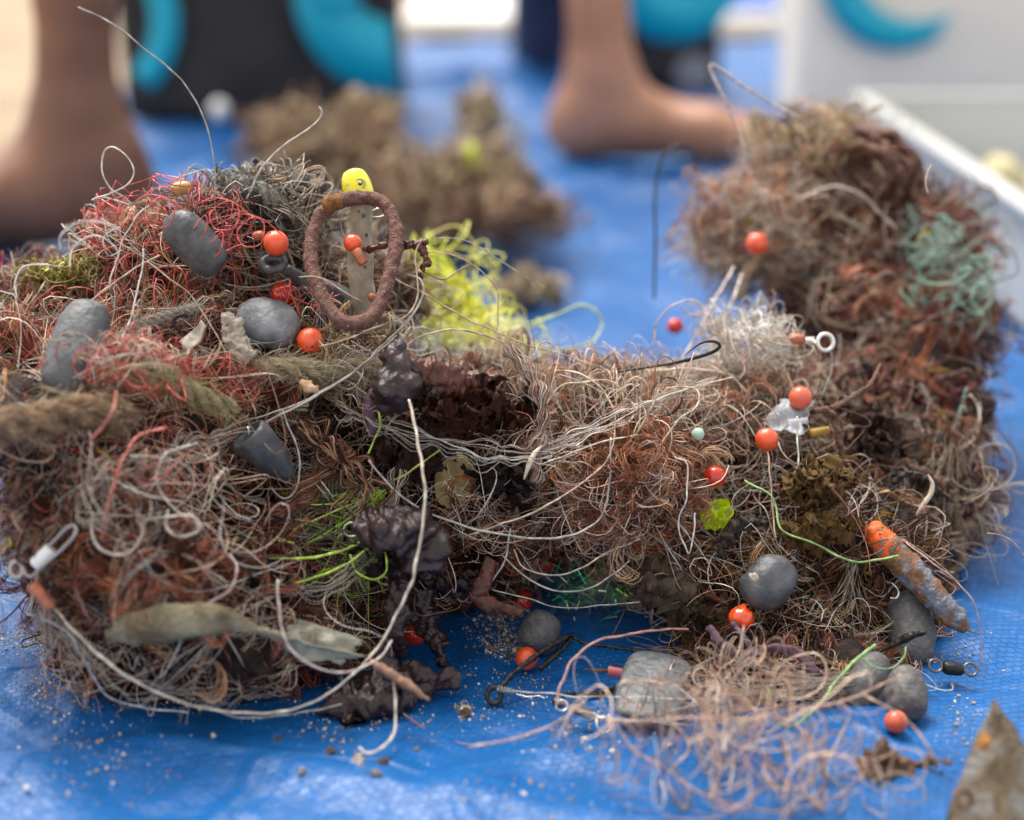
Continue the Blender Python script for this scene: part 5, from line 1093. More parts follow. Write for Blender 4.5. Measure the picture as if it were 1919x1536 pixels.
sheaf('fibre_tuft', 'white and beige thread bundle on the crest right of the big hook', 'fibres', M_line, [(1330, 600, .565), (1380, 640, .56), (1430, 650, .56), (1480, 640, .56)], 40, .0045, .00015, TC['white'] + TC['line'], 1.2)
tuft('fibre_tuft', 'dry grass-like fibres pointing down left of the felted leaf', 'fibres', M_fib, (280, 1080), .470, 70, .018, (-.7, 0, -.6), .35, .00012, TC['weedgr'] + TC['red'][:1] + TC['weedlt'], .3)
tuft('fibre_tuft', 'dry fibre sheaf hanging over the root at the right end', 'fibres', M_fib, (1790, 840), .575, 160, .040, (0, 0, -1), .22, .00013, TC['weedgr'], .3)
tuft('fibre_tuft', 'whitish straight fibres on the lower right weed mass', 'fibres', M_fib, (1600, 1060), .530, 60, .034, (-.15, 0, -1), .20, .00014, TC['grey'] + TC['weedgr'], .3)
tuft('line_bundle', 'clear line strands sweeping left from the sandy pear sinkers', 'line', M_line, (1600, 1270), .495, 26, .055, (-1, -.1, -.12), .12, .00013, TC['grey'], .25)

sheaf('line_bundle', 'fluorescent yellow line strands trailing right from the yellow net', 'line', M_line, [(800, 560, .630), (840, 610, .622), (890, 640, .616), (950, 655, .612), (1010, 690, .61)], 16, .006, .00026, [(.9, .88, .03), (.75, .82, .06)], .6)
sheaf('line_bundle', 'fluorescent yellow line strands hanging at the left of the yellow net', 'line', M_line, [(790, 440, .64), (800, 500, .632), (780, 560, .625), (750, 600, .615), (800, 640, .61)], 14, .006, .00026, [(.9, .88, .03), (.75, .82, .06)], .6)
sheaf('line_bundle', 'tan-pink lines hanging from the front weed mass into the foreground tangle', 'line', M_line, [(1380, 1220, .498), (1360, 1270, .488), (1330, 1320, .474), (1340, 1380, .462), (1400, 1430, .452)], 16, .006, .00016, TC['pink'], .5)
# ================================================================== LINES WANDERING OVER THE WHOLE HEAP
CL = np.array([c[:6] for c in ALLC], float)
def front(x, y):
    """distance from the lens of the heap's near side in the direction of (x, y); nan where there is none"""
    q = 1 - ((x[..., None] - CL[:, 0]) / CL[:, 3])**2 - ((y[..., None] - CL[:, 1]) / CL[:, 4])**2
    d = np.where(q > 0, CL[:, 2] - CL[:, 5] * np.sqrt(np.maximum(q, 0)), 9.)
    return d.min(-1)
def web(name, label, cat, n, K, step, kr, r0, r1, cols, m, lift, seed, area=None):
    r = np.random.RandomState(seed); k = r.randint(len(CL), size=n) if area is None else np.array(area)[r.randint(len(area), size=n)]
    x = CL[k, 0] + r.normal(size=n) * CL[k, 3] * .45; y = CL[k, 1] + r.normal(size=n) * CL[k, 4] * .45
    a = r.uniform(0, 6.28, n); kap = step / np.exp(r.uniform(math.log(kr[0]), math.log(kr[1]), n)) * r.choice([-1, 1], n); X, Y, D = [], [], []
    dl = front(x, y); dl = np.where(dl > 5, .56, dl); out = np.zeros(n)
    for _ in range(K):
        X.append(x); Y.append(y); d = front(x, y); d = np.where(d > 5, dl, d); D.append(d); dl = d
        kap = kap * .96 + r.normal(size=n) * .035; a = a + kap; out = out + (front(x, y) > 5); go = np.where(out > 7, .02, 1.); x = x + go * step * np.cos(a); y = y + go * step * .85 * np.sin(a)
    X, Y, D = np.array(X).T, np.array(Y).T, np.array(D).T
    for _ in range(10): D[:, 1:-1] = (D[:, :-2] + D[:, 1:-1] * 2 + D[:, 2:]) / 4
    s_ = np.linspace(0, 6.28, K)[None]; D = D - lift * r.uniform(-.3, 1.6, (n, 1)) + .0035 * np.sin(s_ * r.uniform(.5, 2, (n, 1)) + r.uniform(0, 6, (n, 1)))
    W = np.stack([(X - 959.5) / F * D, (768 - Y) / F * D * SP + D * CP, CAMH + (768 - Y) / F * D * CP - D * SP], -1)
    W[..., 2] = np.maximum(W[..., 2], .003)
    rad = np.exp(r.uniform(math.log(r0), math.log(r1), n))[:, None] * np.ones(K)
    V, Fq = tubes(W, rad, 4); ci = np.array(cols)[r.randint(len(cols), size=n)] * r.uniform(.7, 1.35, n)[:, None]
    return tag(mesh_obj(name, V, Fq, m, tint=np.clip(np.repeat(ci, K * 4, axis=0), 0, .9)), label, cat, kind='stuff')
web('line_web', 'thin clear and beige fishing lines looping loosely over the whole heap', 'line', 460, 60, 9, (50, 400), .00009, .00018, [(.62, .54, .42), (.50, .36, .24), (.60, .58, .54), (.44, .26, .18)], M_line, .004, 5)
web('line_web', 'rust-brown weed threads trailing over the whole heap', 'seaweed', 260, 40, 8, (30, 200), .00008, .00020, [(.30, .09, .045), (.20, .06, .035), (.40, .17, .09)], M_fib, .003, 6)
web('line_web', 'dark wet weed stems straggling over the whole heap', 'seaweed', 140, 26, 8, (40, 200), .00020, .00050, [(.035, .015, .013), (.07, .026, .020)], M_fib, .002, 7)
web('line_web', 'red threads scattered over the left shoulder of the heap', 'thread', 60, 44, 7, (30, 160), .00008, .00015, [(.60, .05, .035), (.50, .08, .05)], M_line, .003, 8, area=[1, 2, 4, 5, 7])
# ================================================================== SINGLE LINES
def line(label, pts, rpx, col, n=70, name='fishing_line', cat='line', m=None, group=None, knots=0):
    C = smooth(path(pts), n); dd = np.mean([q[2] for q in pts if len(q) > 2 and q[2] != 'g'] or [.5]); r = rpx * dd / F
    C = C + np.stack([noise(C, 60, 91), noise(C, 60, 92), noise(C, 60, 93)], -1) * .00025
    r *= .80 if rpx < 3 else .70; rr = np.full(n, r) * (1 + .12 * noise(C, 300, 94))
    V, Fc = tube_geo(C, rr, 6 if rpx < 3 else 10)
    return tag(mesh_obj(name, V, Fc, m or M_line, tint=np.tile(col, (len(V), 1)) * (1 + .25 * noise(V, 180, 95))[:, None].clip(.6, 1.5)), label, cat, group)
BE, GR, WH, TN = (.50, .39, .28), (.40, .38, .34), (.58, .56, .52), (.42, .30, .20)
line('long fine line rising from the left heap to the upper left of the photo', [(405, 400, .530), (402, 330, .525), (398, 280, .52), (380, 215, .515), (348, 160, .51), (318, 130, .507), (250, 75, .50), (195, 33, .496), (147, 12, .493)], 1.9, GR, 110)
line('stiff line with a hooked end rising above the frayed cord knot', [(462, 372, .525), (485, 325, .523), (508, 296, .522), (540, 268, .521), (575, 242, .52), (597, 220, .52), (600, 205, .52), (596, 200, .52)], 2.4, GR)
line('clear line teardrop loop above the left shoulder of the heap', [(232, 368, .525), (205, 350, .52), (190, 310, .517), (198, 280, .515), (215, 274, .515), (238, 292, .515), (250, 320, .516), (238, 345, .518), (205, 362, .52), (175, 375, .522), (200, 372, .525), (245, 385, .53)], 2.2, WH, 110)
line('blurred clear loop over the tarp at the upper left of the heap', [(112, 470, .475), (115, 440, .472), (145, 418, .47), (185, 415, .47), (225, 430, .472)], 2.6, WH)
line('pale arch of line left of the long grey sinker', [(130, 500, .50), (134, 470, .50), (160, 446, .50), (195, 446, .50), (222, 470, .50), (215, 495, .505)], 2.3, WH)
line('clear loop hanging left of the long grey sinker', [(225, 425, .515), (198, 440, .513), (195, 465, .513), (205, 480, .515), (230, 470, .52)], 1.8, GR)
line('low pale arch at the far left edge of the heap', [(30, 560, .50), (27, 530, .50), (45, 500, .50), (80, 494, .50), (110, 498, .505)], 1.9, WH)
line('straight line slanting down from the left shoulder to the tall grey sinker', [(300, 370, .520), (265, 395, .515), (235, 440, .51), (215, 500, .505), (205, 540, .50)], 1.9, GR)
line('bright line running down past the tall grey sinker', [(268, 465, .508), (264, 520, .505), (248, 585, .50), (225, 640, .495), (180, 700, .49)], 2.2, WH)
line('beige line slanting from the left shoulder to the white coral', [(275, 490, .515), (315, 520, .513), (355, 550, .512), (395, 610, .508), (435, 680, .505), (480, 770, .502)], 1.9, BE)
line('beige line from moss tuft up to the red thread', [(165, 572, .52), (200, 540, .52), (245, 508, .522), (300, 478, .525)], 2.4, BE)
line('thick beige line in a great arc round the bottom of the left heap', [(92, 1132, .470), (130, 1172, .466), (190, 1230, .463), (260, 1280, .465), (340, 1315, .469), (430, 1334, .473), (510, 1335, .476), (580, 1318, .478), (640, 1282, .480), (700, 1222, .484), (745, 1150, .484), (775, 1080, .482), (790, 1000, .482), (795, 920, .484), (785, 840, .488), (765, 748, .494)], 4.0, (.60, .52, .40), 190)
line('clear line looping from the hidden lump round the leaf blade', [(520, 1085, .470), (522, 1140, .466), (530, 1190, .465), (560, 1232, .465), (610, 1258, .467), (660, 1258, .47), (710, 1232, .475), (735, 1200, .480)], 3.2, (.50, .42, .38), 90)
line('line hanging from the tan stalk, curling at its lower end', [(738, 1270, .478), (742, 1320, .472), (738, 1370, .466), (718, 1400, .462), (690, 1412, .460), (672, 1400, .462)], 4.0, (.50, .44, .40), 60)
line('long diagonal line across the olive rope to the yellow net', [(400, 835, .502), (480, 800, .503), (560, 760, .505), (640, 712, .507), (710, 655, .510), (760, 605, .512), (790, 560, .515), (788, 525, .518), (760, 512, .522)], 2.8, GR, 110)
line('second diagonal line just below the first across the olive rope', [(395, 812, .500), (470, 786, .503), (545, 762, .505), (625, 720, .508), (700, 668, .511), (745, 628, .515)], 2.0, GR, 90)
line('thin line crossing the rusty ring to the copper crimp', [(560, 520, .510), (600, 520, .508), (650, 548, .508), (682, 566, .512)], 1.4, BE)
line('beige line curling from the seaweed sprig down below the ring', [(792, 450, .512), (780, 470, .512), (782, 510, .512), (782, 555, .511), (765, 588, .51), (720, 610, .51), (660, 632, .51), (600, 650, .512)], 2.0, BE, 90)
line('fine line bowing from the rusty ring over the yellow net to the middle', [(730, 515, .515), (790, 548, .52), (860, 590, .525), (930, 620, .53), (990, 645, .535), (1060, 665, .54), (1130, 690, .545)], 1.8, BE, 90)
line('thin line from the black lump to the thread tuft', [(763, 648, .513), (790, 628, .513), (830, 618, .515), (880, 620, .518), (920, 632, .52), (955, 655, .525)], 2.2, (.44, .33, .22))
line('pale line arching above the yellow net', [(800, 472, .53), (850, 478, .533), (895, 500, .536), (930, 540, .54), (933, 590, .54), (932, 620, .54)], 1.6, BE)
line('faint line trailing from the sprig over the background debris', [(812, 446, .53), (850, 446, .535), (900, 462, .54), (940, 490, .55), (1020, 540, .56)], 1.3, GR)
line('brown line from the sprig end over the yellow net', [(795, 510, .522), (830, 524, .524), (855, 512, .526), (880, 496, .528), (893, 500, .53)], 1.8, (.22, .12, .08))
line('lime loop hanging free behind the middle of the heap', [(930, 600, .62), (990, 605, .625), (1050, 585, .63), (1090, 570, .635), (1120, 585, .635), (1128, 610, .635), (1110, 640, .63), (1070, 652, .625), (1020, 655, .62)], 3.2, (.55, .66, .22), 90)
line('long beige line bowing across the whole middle of the heap', [(870, 1005, .510), (930, 985, .508), (1000, 960, .508), (1050, 930, .51), (1100, 900, .512), (1145, 850, .515), (1152, 780, .52), (1130, 730, .525), (1090, 700, .53), (1040, 695, .535)], 2.2, BE, 110)
line('grey line swinging low through the middle to the right', [(690, 860, .505), (740, 920, .503), (790, 955, .503), (860, 980, .503), (930, 1000, .503), (1010, 1010, .505), (1080, 1000, .508), (1130, 960, .51), (1145, 890, .512), (1145, 820, .515)], 2.6, GR, 120)
line('line with a rounded end pointing up in the middle', [(1190, 815, .515), (1215, 780, .513), (1230, 745, .512), (1237, 706, .512)], 2.2, BE)
line('pair-like beige line arching above the middle weed', [(1020, 760, .53), (1050, 725, .53), (1090, 715, .53), (1140, 712, .53), (1165, 735, .53), (1170, 790, .53), (1160, 830, .53)], 2.2, BE, 80)
line('tall thin loop right of the thread tuft', [(1030, 750, .53), (1040, 700, .53), (1048, 660, .535), (1030, 640, .535), (1010, 645, .535), (1000, 665, .53)], 1.6, BE)
line('beige line framing the fluffy hair-weed ball on its right', [(1235, 835, .515), (1270, 790, .515), (1305, 760, .517), (1308, 735, .52), (1290, 725, .525), (1250, 728, .53)], 2.0, BE)
line('pale line looping down to the lower tarp opening', [(1265, 855, .513), (1290, 870, .512), (1288, 930, .51), (1270, 985, .51), (1284, 1020, .51), (1292, 1035, .51), (1300, 1000, .512), (1302, 960, .515)], 1.9, WH, 80)
line('line sagging under the weed bridge, upper of the pair', [(965, 1030, .518), (985, 1065, .514), (1040, 1078, .512), (1090, 1064, .512), (1140, 1035, .515), (1200, 1010, .52)], 2.0, BE, 80)
line('line sagging under the weed bridge, lower of the pair', [(940, 1040, .518), (990, 1085, .514), (1050, 1108, .512), (1110, 1100, .512), (1155, 1070, .515), (1180, 1050, .52)], 2.2, GR, 80)
line('thin clear line crossing the tarp opening almost level', [(920, 1105, .515), (990, 1122, .515), (1060, 1140, .515), (1130, 1135, .516), (1200, 1128, .52)], 1.6, GR)
line('clear loop hanging at the left of the tarp opening', [(955, 990, .514), (952, 1030, .512), (940, 1065, .512), (922, 1088, .514)], 2.4, GR)
line('dull pink thick line arching over the tarp from the slab sinker', [(1045, 1320, .475), (1052, 1280, .478), (1075, 1235, .484), (1110, 1205, .490), (1160, 1190, .496), (1220, 1182, .502), (1290, 1178, .51)], 3.2, (.42, .22, .19), 90)
line('long thin clear line crossing the slab sinker', [(950, 1295, .496), (1040, 1300, .490), (1130, 1306, .487), (1250, 1308, .485), (1340, 1310, .486)], 1.4, WH, 80)
line('second thin clear line lower across the slab sinker', [(1075, 1330, .480), (1150, 1345, .476), (1250, 1355, .474), (1330, 1362, .475)], 1.4, WH, 70)
line('thin reddish line on the tarp from the bottom seaweed to the right', [(755, 1338, .486), (800, 1365, .481), (860, 1390, .476), (930, 1402, .474), (960, 1406, .472)], 2.0, (.34, .14, .11), 60)
line('apple green thick line hooked at the bottom right of the heap', [(1640, 1209, .492), (1600, 1240, .488), (1560, 1285, .483), (1530, 1325, .479), (1500, 1355, .476), (1478, 1363, .475), (1462, 1356, .475), (1457, 1345, .476)], 4.2, (.22, .42, .12), 80)
line('apple green thin line running over the front weed mass to the orange tube tip', [(1395, 900, .530), (1440, 925, .525), (1455, 950, .523), (1460, 985, .52), (1480, 1003, .518), (1530, 1018, .516), (1570, 1042, .514), (1610, 1052, .514), (1650, 1048, .514), (1685, 1040, .515)], 3.0, (.24, .42, .12), 110)
line('short apple green line curve above the sandy pear sinker', [(1615, 1232, .495), (1640, 1250, .494), (1670, 1250, .494), (1692, 1230, .495), (1696, 1210, .496)], 2.0, (.22, .42, .16))
line('short green and orange line above the foreground tangle', [(1435, 1285, .485), (1445, 1310, .482), (1450, 1335, .481)], 2.4, (.30, .44, .12), 30)
line('straight mint line down the right rear mound', [(1812, 725, .60), (1790, 790, .60), (1765, 860, .598), (1745, 920, .595)], 3.2, (.34, .50, .44))
line('grey-green line hanging from the white wire eye', [(1557, 660, .556), (1558, 690, .557), (1545, 730, .558), (1520, 760, .56)], 3.0, (.36, .36, .27))
line('line dropping straight from the bright orange bead', [(1439, 845, .532), (1443, 890, .528), (1448, 950, .525), (1455, 1010, .522)], 2.2, BE)
line('bright straight line rising through the olive-gold seaweed', [(1493, 778, .535), (1495, 850, .532), (1498, 900, .53), (1503, 940, .53)], 2.2, WH)
line('thin pink line out over the bare tarp at the right edge', [(1840, 1245, .50), (1838, 1180, .50), (1825, 1130, .50), (1790, 1085, .505), (1740, 1050, .51), (1690, 1010, .52)], 1.7, (.42, .24, .22), 80)
line('faint ring of line over the blurred blue at the right edge', [(1850, 1000, .53), (1890, 1010, .53), (1925, 1050, .53), (1940, 1100, .53)], 1.5, (.40, .26, .25))
line('blurred thick line bent sharply above the right rear mound', [(1398, 285, .62), (1370, 215, .615), (1345, 160, .61), (1331, 128, .61), (1340, 122, .61), (1400, 165, .615), (1450, 195, .62), (1500, 222, .63)], 3.4, (.56, .46, .40), 80)
line('blurred line arching over the tan fluff', [(1500, 370, .64), (1560, 350, .64), (1620, 370, .64), (1680, 430, .645)], 3.6, (.50, .40, .33))
line('blurred beige line pair running to the gap, left one', [(1375, 500, .62), (1340, 560, .61), (1310, 620, .60), (1270, 690, .59)], 4.0, (.52, .44, .38))
line('blurred beige line pair running to the gap, right one', [(1390, 515, .62), (1370, 570, .61), (1345, 630, .60), (1330, 660, .595)], 4.0, (.50, .40, .34))
line('pinkish looped line above the big hook', [(1225, 640, .57), (1232, 600, .57), (1260, 572, .57), (1300, 562, .57), (1320, 580, .57), (1310, 592, .57), (1285, 585, .57), (1275, 572, .57)], 2.4, (.55, .42, .36), 80)
line('long beige line sweeping over the middle behind the hook', [(1130, 640, .565), (1200, 690, .56), (1290, 690, .56), (1360, 700, .56), (1400, 735, .56)], 2.4, (.58, .50, .42), 80)
line('black twisted twine across the lower left heap, upper strand', [(458, 935, .505), (490, 960, .502), (550, 975, .498), (610, 985, .497), (665, 1000, .497)], 3.0, (.02, .022, .022), 70, name='twine', cat='twine')
line('black twisted twine across the lower left heap, lower strand', [(570, 985, .498), (600, 1002, .497), (640, 1016, .497), (690, 1020, .499)], 2.2, (.02, .022, .022), 60, name='twine', cat='twine')
line('black twine end below the centre knot', [(700, 1038, .500), (680, 1055, .498), (655, 1070, .498)], 2.4, (.015, .016, .016), 30, name='twine', cat='twine')
line('curled grey line to the right of the dark cone sinker', [(530, 770, .508), (548, 815, .506), (560, 850, .505), (562, 890, .505), (552, 920, .505), (530, 930, .505), (508, 912, .507)], 2.4, (.42, .43, .44), 80)
line('line leading from the dark cone sinker to the diagonal lines', [(470, 800, .507), (440, 812, .504), (400, 830, .50), (340, 850, .496), (250, 868, .49)], 2.6, GR)
line('thick clear curl on the lower left heap, leftmost', [(170, 960, .470), (175, 1010, .465), (200, 1035, .463), (240, 1038, .463), (262, 1010, .465), (262, 970, .468), (245, 930, .475)], 4.0, (.50, .44, .38), 80)
line('thick clear ring curl on the lower left heap, right of the others', [(265, 975, .466), (310, 968, .464), (355, 965, .463), (375, 985, .463), (365, 1000, .463), (335, 1005, .463), (312, 985, .464), (315, 955, .466)], 3.6, (.50, .44, .38), 80)
line('thick clear line bowing on the left heap under the brown rope', [(370, 830, .478), (310, 850, .474), (292, 890, .472), (300, 920, .471), (330, 955, .470), (372, 985, .47)], 3.4, (.46, .43, .40), 80)
line('reddish thick line bow below the brown rope', [(190, 1010, .46), (200, 960, .458), (215, 900, .46), (235, 850, .464), (262, 815, .468), (310, 800, .472)], 3.4, (.52, .12, .08), 70)
line('red line running up through the brown rope', [(165, 830, .46), (190, 800, .458), (212, 770, .458), (218, 730, .462)], 3.4, (.50, .14, .10), 60)
line('clear curl over the dark hollow of the lower left heap', [(285, 1040, .470), (295, 1090, .466), (330, 1125, .465), (380, 1132, .466), (430, 1105, .468), (444, 1065, .47), (430, 1040, .475)], 3.6, (.50, .40, .36), 80)
line('dull brown line circle on the lower left heap', [(300, 1050, .468), (350, 1045, .465), (390, 1070, .465), (405, 1110, .467), (400, 1150, .47)], 3.6, (.30, .17, .13), 60)
line('long clear line on the tarp under the left heap', [(380, 1320, .480), (460, 1345, .476), (560, 1335, .480), (640, 1318, .486)], 2.2, GR)
line('clear line draping from the copper sleeve over the tarp', [(50, 1150, .48), (90, 1165, .475), (130, 1190, .472), (160, 1240, .470), (200, 1300, .475), (270, 1325, .478), (350, 1335, .48)], 2.4, (.46, .48, .52), 90)
line('thin straight beige line running across to the fluffy ball', [(1023, 868, .512), (1080, 845, .512), (1140, 825, .512), (1197, 815, .512)], 1.8, BE)
line('pale yellow-green line passing the straw leaf to the black lump', [(735, 902, .512), (770, 880, .511), (800, 860, .511), (825, 842, .512)], 2.4, (.42, .52, .05), 40)
line('lime line below the drooping arm', [(688, 850, .512), (700, 825, .512), (712, 800, .512), (708, 770, .514)], 2.4, (.42, .60, .03), 40)
line('lime line curving left of the small metal ring, upper', [(446, 1008, .500), (480, 1006, .498), (520, 1012, .498), (550, 1020, .50)], 3.2, (.48, .68, .04), 50)
line('lime line curving left of the small metal ring, lower', [(462, 1030, .498), (510, 1044, .495), (570, 1046, .495), (630, 1036, .497), (680, 1015, .50)], 3.6, (.48, .70, .03), 60)
line('lime line swinging under the ring to the right', [(655, 1040, .50), (670, 1070, .498), (700, 1084, .498), (725, 1070, .50), (722, 1040, .50), (708, 1010, .503)], 2.8, (.45, .66, .03), 70)
line('lime line pointing down left in the bundle', [(720, 960, .505), (700, 1010, .502), (660, 1050, .498), (600, 1078, .495), (550, 1092, .495)], 3.4, (.50, .72, .04), 70)
for i, (x, y, sg) in enumerate([(300, 395, 1), (360, 420, -1), (420, 400, 1), (390, 450, -1), (470, 430, 1)]):
    line(['red line loop over the left end of the long grey sinker', 'red line loop lying on the long grey sinker', 'red line bow left of the frayed cord knot', 'red line curl at the lower edge of the long grey sinker', 'red line bow running to the orange bead by the crimp'][i],
         [(x - 60, y - 10, .512), (x - 20, y - 30 * sg, .508), (x + 25, y - 15, .506), (x + 20, y + 25, .506), (x - 15, y + 30, .508), (x - 25, y, .510), (x + 10, y - 25 * sg, .510), (x + 60, y + 10, .514)], 1.5, (.60, .06, .04), 80)
line('red line kink sticking out left over the bare leg', [(255, 395, .520), (210, 398, .518), (172, 390, .516), (168, 388, .516), (175, 422, .516), (188, 385, .518), (215, 370, .52), (260, 365, .525)], 1.5, (.60, .07, .05), 80)

# ================================================================== CRUMBS AND SAND
cg = [P(435 + dx, 612 + dy, .508) for dx, dy in ((-8, -14), (4, -4), (-6, 8), (10, 12), (0, 26), (16, 34), (6, 46), (20, 52))]
V, Fc = join([((lambda W: (W * .0028 * rng.uniform(.7, 1.2) * (1 + .22 * noise(W, 1.2, 60 + i))[:, None] + c, F_))(V_)) for i, (c, (V_, F_)) in enumerate([(c, ICO[3]) for c in cg])])
tag(mesh_obj('coral_lump', V, Fc, M_pale), 'knobbly cream coral crumb left of the round flat sinker', 'coral')
tag(sheet('cream_shred', M_shell, [(336, 640, .513), (378, 600, .513), (388, 612, .512), (355, 660, .510)], ruffle=.0012, th=.001), 'cream waxy shred above the left olive rope', 'shred')
tag(sheet('bark_flake', mat('bark_flake', (.36, .20, .06), .7, col2=(.2, .11, .04), scale=300), [(620, 638, .513), (658, 626, .513), (660, 631, .513), (624, 644, .513)], ruffle=.0003, nu=8, nv=4), 'tiny ochre bark flake right of the lower orange bead', 'flake')
tag(sheet('bark_flake', MATS['bark_flake'], [(1012, 735, .527), (1022, 733, .527), (1026, 770, .527), (1018, 775, .527)], ruffle=.0003, nu=4, nv=8), 'tiny ochre flake on the thread tuft', 'flake')
C, rad = egg(P(560, 715, .508), P(598, 735, .508), 10 * .51 / F, 14)
tag(tube('wood_crumb', mat('ochre_crumb', (.45, .26, .11), .8, col2=(.6, .45, .3), scale=300, bump=2), C, rad, sides=14, amp=.0006, freq=300), 'ochre wood crumb hanging under the olive rope', 'crumb')
wd = thing('scrap', 'brown spiky crab-like scrap in the blurred lower right foreground', 'scrap', GT(1660, 1440))
weedtube('scrap_body', mat('crab_brown', (.10, .048, .025), .8, col2=(.18, .10, .06), scale=200, bump=2), [(1610, 1440, .462), (1650, 1432, .458), (1700, 1440, .460)], [14, 38, 14], None, parent=wd, amp=.002, n=50, sides=28)
for q in ([(1625, 1450, .46), (1612, 1480, .457), (1608, 1510, .455)], [(1665, 1460, .458), (1690, 1495, .452), (1712, 1520, .45)], [(1700, 1440, .46), (1745, 1425, .458), (1785, 1430, .455)], [(1745, 1430, .462), (1756, 1460, .460), (1755, 1490, .458)]):
    weedtube('spike', M_twig, q, [9, 7, 2], None, parent=wd, amp=.0006)
# foreground pink branching tangle strands
for i, q in enumerate([[(1040, 1310, .465), (1120, 1345, .460), (1220, 1350, .456), (1340, 1345, .452), (1460, 1345, .452), (1560, 1320, .455), (1650, 1285, .462), (1690, 1260, .468)],
                       [(1180, 1400, .450), (1260, 1450, .444), (1340, 1500, .438), (1450, 1520, .436), (1560, 1495, .438), (1620, 1450, .442)],
                       [(1330, 1250, .462), (1360, 1300, .458), (1320, 1350, .454), (1350, 1420, .448), (1330, 1500, .440)],
                       [(1480, 1340, .452), (1520, 1400, .446), (1500, 1460, .442), (1540, 1520, .438)],
                       [(1250, 1340, .456), (1290, 1400, .450), (1250, 1460, .444), (1290, 1530, .438)],
                       [(1620, 1300, .458), (1700, 1350, .452), (1740, 1400, .448), (1760, 1440, .448)],
                       [(880, 1400, .455), (960, 1385, .455), (1050, 1350, .458), (1100, 1310, .462)]]):
    line(['topmost long pink strand of the foreground tangle, running right to the pear sinker', 'lowest long pink strand of the foreground tangle', 'pink strand dropping through the middle of the foreground tangle', 'pink strand dropping right of the middle of the foreground tangle', 'pink strand dropping at the left of the foreground tangle', 'pink strand trailing from the lowest right bead toward the crab-like scrap', 'pink strand trailing left from the foreground tangle over the tarp'][i], q, 3.2, (.45, .28, .19), 90)

Vs, Fs = [], []; off = 0
V1, F1 = ICO[1]
clusters = [(70, 1200, 60, 30, 260), (60, 1050, 60, 40, 90), (330, 1290, 300, 40, 260), (930, 1180, 40, 40, 150), (960, 1210, 40, 22, 160), (870, 1330, 22, 14, 90), (1100, 1380, 120, 40, 60), (650, 1350, 300, 60, 120), (160, 1400, 200, 120, 120),
            (950, 1300, 200, 80, 120), (1300, 1450, 300, 90, 50), (1800, 1350, 100, 80, 60), (960, 1130, 90, 60, 120), (670, 1425, 18, 14, 70), (1000, 1480, 300, 60, 60), (100, 1300, 90, 50, 90), (1790, 1220, 60, 60, 20)]
pp = np.vstack([np.c_[cx + rng.normal(size=int(n_ * 2)) * sx * (.25 + .5 * rng.rand()), cy + rng.normal(size=int(n_ * 2)) * sy * .5] for cx, cy, sx, sy, n_ in clusters])
pp = pp[pp[:, 1] > 1000]; zz_ = np.zeros(len(pp))
for _ in range(3):
    q_ = G(pp[:, 0], pp[:, 1], zz_); zz_ = tarp_z(q_[0], q_[1])
q_ = G(pp[:, 0], pp[:, 1], zz_).T
for p in q_:
    s = np.exp(rng.normal(-8.35, .5)); W = V1 * s * rng.uniform(.6, 1.3, 3); Vs.append(W + p + [0, 0, s * .4]); Fs.append(F1 + off); off += len(V1)
tint = np.repeat(np.array([(.50, .38, .24), (.36, .26, .16), (.62, .55, .44), (.24, .17, .11)])[rng.randint(4, size=len(Vs))], len(V1), axis=0)
tag(mesh_obj('sand_grains', np.vstack(Vs), np.vstack(Fs), mat('sand_tint', 'tint', .7, scale=400), tint=tint), 'sand grains scattered on the blue tarpaulin round the heap', 'sand', kind='stuff')
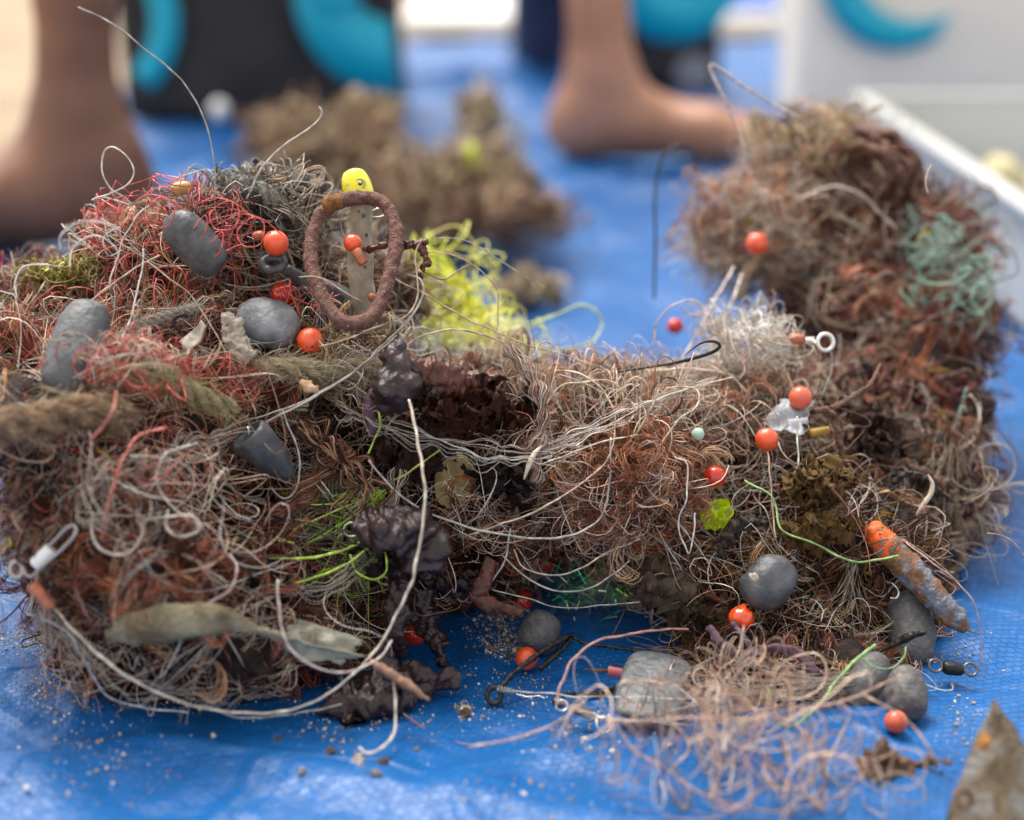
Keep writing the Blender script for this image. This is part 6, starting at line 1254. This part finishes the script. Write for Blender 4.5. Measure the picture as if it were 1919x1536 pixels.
# larger crumbs, each its own object
cm = []
for k in range(3):
    V_, F_ = ICO[2]; W = V_ * (1 + .25 * noise(V_, .6, 80 + k))[:, None] * [1, .8, .55]; me = bpy.data.meshes.new('crumb'); me.from_pydata(W.tolist(), [], F_.tolist()); me.materials.append([M_shell, M_tan, M_pale][k]); cm.append(me)
for x, y, r, k, lab in [
 (566, 1449, 8, 2, 'pale round crumb on the tarp near the bottom, left of the tarp crease'), (706, 1452, 10, 2, 'lower of two touching pale crumbs on the tarp below the black seaweed lump'), (719, 1431, 11, 1, 'upper, longer of two touching crumbs below the black seaweed lump'),
 (988, 1380, 5, 0, 'glossy white shell crumb on the tarp below the black wire clip'), (608, 1367, 4, 0, 'white shell crumb at the left edge of the flat black seaweed lump'), (50, 1478, 6, 0, 'white crumb on the crease in the bottom left corner'),
 (762, 1250, 12, 2, 'pale crumb standing behind the flat black seaweed lump'), (935, 1150, 8, 1, 'brown crumb on the tarp above the sand patch left of the egg sinker'), (955, 1232, 9, 1, 'brown crumb left of the orange bead under the clip'),
 (915, 1215, 7, 2, 'pale crumb at the left of the sand patch in the tarp opening'), (620, 1412, 12, 1, 'orange-brown crumb on the tarp under the flat black seaweed lump'), (80, 1185, 15, 1, 'biggest sandy clod on the tarp at the left edge'),
 (55, 1165, 10, 1, 'small sandy clod above and left of the biggest one at the left edge'), (115, 1212, 12, 1, 'small sandy clod right of the biggest one at the left edge'), (872, 1340, 14, 1, 'sandy clod alone on the tarp between the flat seaweed and the wire clip'),
 (1095, 1385, 5, 0, 'white shell crumb below the silver snap swivel'), (520, 1385, 7, 1, 'brown crumb on the tarp under the great beige arc'), (780, 1405, 5, 2, 'pale crumb right of the hanging line curl'),
 (1255, 1398, 5, 0, 'white crumb showing through the foreground tangle'), (982, 1490, 6, 0, 'white crumb at the very bottom of the photo, in the middle'), (1068, 1500, 6, 2, 'grey crumb at the very bottom, right of the white one'), (400, 1380, 6, 0, 'white crumb left of the brown crumb under the great arc')]:
    o = bpy.data.objects.new('crumb', cm[k]); link(o); r_ = r * .5 / F; o.scale = (r_, r_, r_); p = GT(x, y); o.location = Vector(p + [0, 0, r_ * .4]); o.rotation_euler = (0, 0, rng.rand() * 6)
    tag(o, lab, 'crumb', 'crumbs scattered on the tarp')
